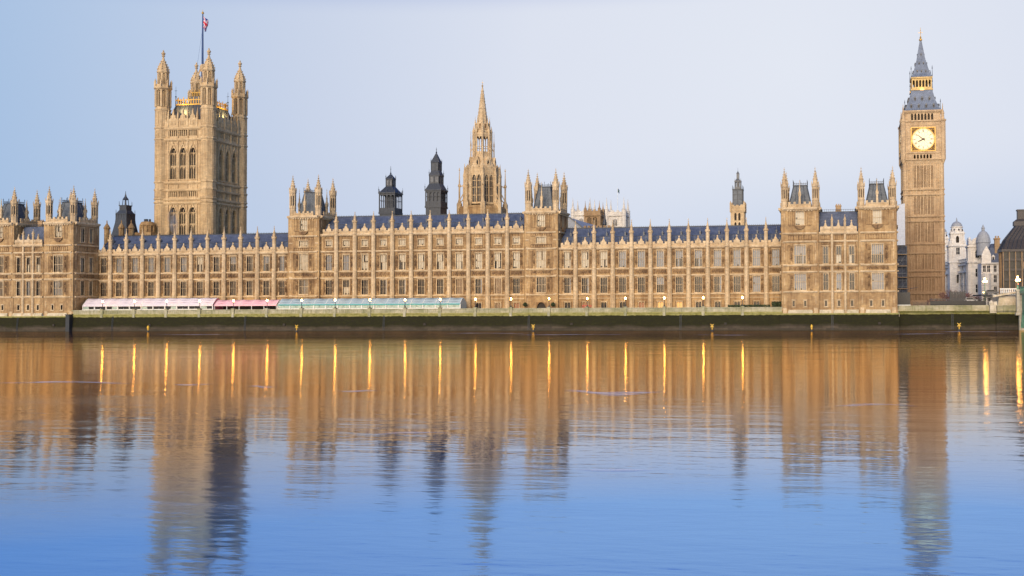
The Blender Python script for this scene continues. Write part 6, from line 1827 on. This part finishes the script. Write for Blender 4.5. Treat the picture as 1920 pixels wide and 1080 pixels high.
def car(label, x, y, c, z=5.0):
    root = thing('parked_car', label, 'car', (x, y, z), 'cars with lights on in the street behind the railings')
    cm = plain('car_paint_'+str(int(x)), c, .3)
    b = MB(); b.ext([(x-2.1, z+.3), (x+2.1, z+.3), (x+2.1, z+.8), (x+1.2, z+.9), (x+.7, z+1.4), (x-1.0, z+1.4), (x-1.6, z+.95), (x-2.1, z+.85)], y-.85, y+.85); part('body', b, cm, root)
    b = MB(); b.ext([(x-1.4, z+.93), (x+1.05, z+.93), (x+.65, z+1.34), (x-.95, z+1.34)], y-.87, y+.87); part('side_window', b, GLASS, root)
    q = MB(); q.rings(0, 0, [(.32, -.1), (.32, .1)], 12); wm = q.mesh('wheel', BLACK)
    for dx in (-1.3, 1.3):
        for dy in (-.82, .82):
            o = put('wheel', wm, root, (x+dx, y+dy, z+.32)); o.rotation_euler = (pi/2, 0, 0)
    q = MB(); q.box(-.03, .03, -.16, .16, -.1, .1); hm = q.mesh('headlight', GLOBE)
    for dy in (-.6, .6): put('headlight', hm, root, (x-2.12, y+dy, z+.65))
car('silver car with lit headlights behind the black railings', 35.3, 18, (.45, .45, .47), 7.3)
car('dark car with lit headlights at the start of the bridge road', 41.5, 20, (.05, .05, .06), 9.5)
root = thing('street_embankment', 'raised street bank behind the railings carrying the bridge road', 'embankment', (38, 20, 5))
b = MB(); b.frust(33, 37.0, 15, 40, 5, 33.6, 37.0, 15.5, 40, 7.3); part('bank', b, GROUND, root)

# ------------------------------------------------------------------ thin steam rising before the great tower
def steam():
    bm = bmesh.new(); bmesh.ops.create_icosphere(bm, subdivisions=3, radius=1)
    for v in bm.verts:
        k = (v.co.z+1)/2
        v.co = Vector((v.co.x*(1.1+1.3*k)-1.2*k*k*1.5+1.0, v.co.y*(1.1+1.1*k), v.co.z*6.0))
    me = bpy.data.meshes.new('steam'); bm.to_mesh(me); bm.free()
    mt = bpy.data.materials.new('white_steam'); mt.use_nodes = True; n, l = mt.node_tree.nodes, mt.node_tree.links; n.clear()
    out = n.new('ShaderNodeOutputMaterial'); v = n.new('ShaderNodeVolumePrincipled'); l.new(v.outputs[0], out.inputs['Volume'])
    tc = n.new('ShaderNodeTexCoord'); v.inputs['Color'].default_value = (.9, .9, .92, 1); v.inputs['Anisotropy'].default_value = .2
    ln = n.new('ShaderNodeVectorMath'); ln.operation = 'LENGTH'
    mp = n.new('ShaderNodeMapping'); mp.inputs[3].default_value = (.45, .45, .16); l.new(tc.outputs['Object'], mp.inputs[0]); l.new(mp.outputs[0], ln.inputs[0])
    nz = noise(n, l, tc.outputs['Object'], .8, 4, .6, 1, 1, .5)
    a = ramp(n, l, ln.outputs['Value'], .95, .2); b_ = ramp(n, l, nz, .40, .66, 0, .75)
    mu = n.new('ShaderNodeMath'); mu.operation = 'MULTIPLY'; l.new(a, mu.inputs[0]); l.new(b_, mu.inputs[1]); l.new(mu.outputs[0], v.inputs['Density'])
    me.materials.append(mt)
    o = bpy.data.objects.new('steam', me); COL.objects.link(o); o.location = (-224.3, 25, 35.0)
    o['kind'] = 'stuff'; o['label'] = 'thin white steam rising in front of the great square tower'
steam()

# ------------------------------------------------------------------ pale foam lines drawn out by the current
def foam():
    me = bpy.data.meshes.new('foam_lines'); vs, fs, al = [], [], []
    for x0, x1, yc, th in ((-84.1, -68, -185.6, 2.6), (-55.8, -51.7, -188.1, 1.8), (-44.3, -40, -191.5, 1.6), (-24.5, -14.9, -190.5, 4.6), (-64.2, -59.4, -186.4, 1.5), (-28.2, -22.8, -217.3, 1.3),
                           (21, 41.5, -22.6, 5.0), (7.7, 25.1, -38.7, 4.0), (-104, -80.5, -32, 4.2), (-82.7, -51.3, -42.8, 4.5), (-182, -155.5, -38.9, 4.0), (-36.4, -21, -45.4, 3.8), (-1.2, 5, -199.3, 1.8), (-16, -8, -228, .8)):
        nx, ny = 40, 6; b0 = len(vs); ph = random.uniform(0, 6)
        for i in range(nx+1):
            u = i/nx; w = th*(.25+.75*sin(pi*u)**.5)*(.8+.35*sin(u*9+ph)); yy = yc+th*.35*sin(u*5+ph)
            for j in range(ny+1):
                v = j/ny; vs.append((x0+(x1-x0)*u, yy+w*(v-.5), .02)); al.append(max(0, sin(pi*v))**1.2*min(1, 4*u, 4*(1-u)))
        for i in range(nx):
            for j in range(ny): a = b0+i*(ny+1)+j; fs.append((a, a+ny+1, a+ny+2, a+1))
    me.from_pydata(vs, [], fs); at = me.attributes.new('fade', 'FLOAT', 'POINT'); at.data.foreach_set('value', al)
    mt, n, l, p = mat('river_foam'); p.inputs['Base Color'].default_value = (.86, .84, .92, 1); p.inputs['Roughness'].default_value = .7
    a = n.new('ShaderNodeAttribute'); a.attribute_name = 'fade'; g = n.new('ShaderNodeNewGeometry').outputs['Position']
    nz = noise(n, l, g, .9, 4, .6, .25, 1.4, 1); mu = n.new('ShaderNodeMath'); mu.operation = 'MULTIPLY'
    l.new(ramp(n, l, nz, .36, .68, 0, .62), mu.inputs[0]); l.new(a.outputs['Fac'], mu.inputs[1]); l.new(mu.outputs[0], p.inputs['Alpha'])
    me.materials.append(mt); o = bpy.data.objects.new('foam_lines', me); COL.objects.link(o); o['kind'] = 'stuff'; o['label'] = 'pale foam lines drawn along the river current'
foam()
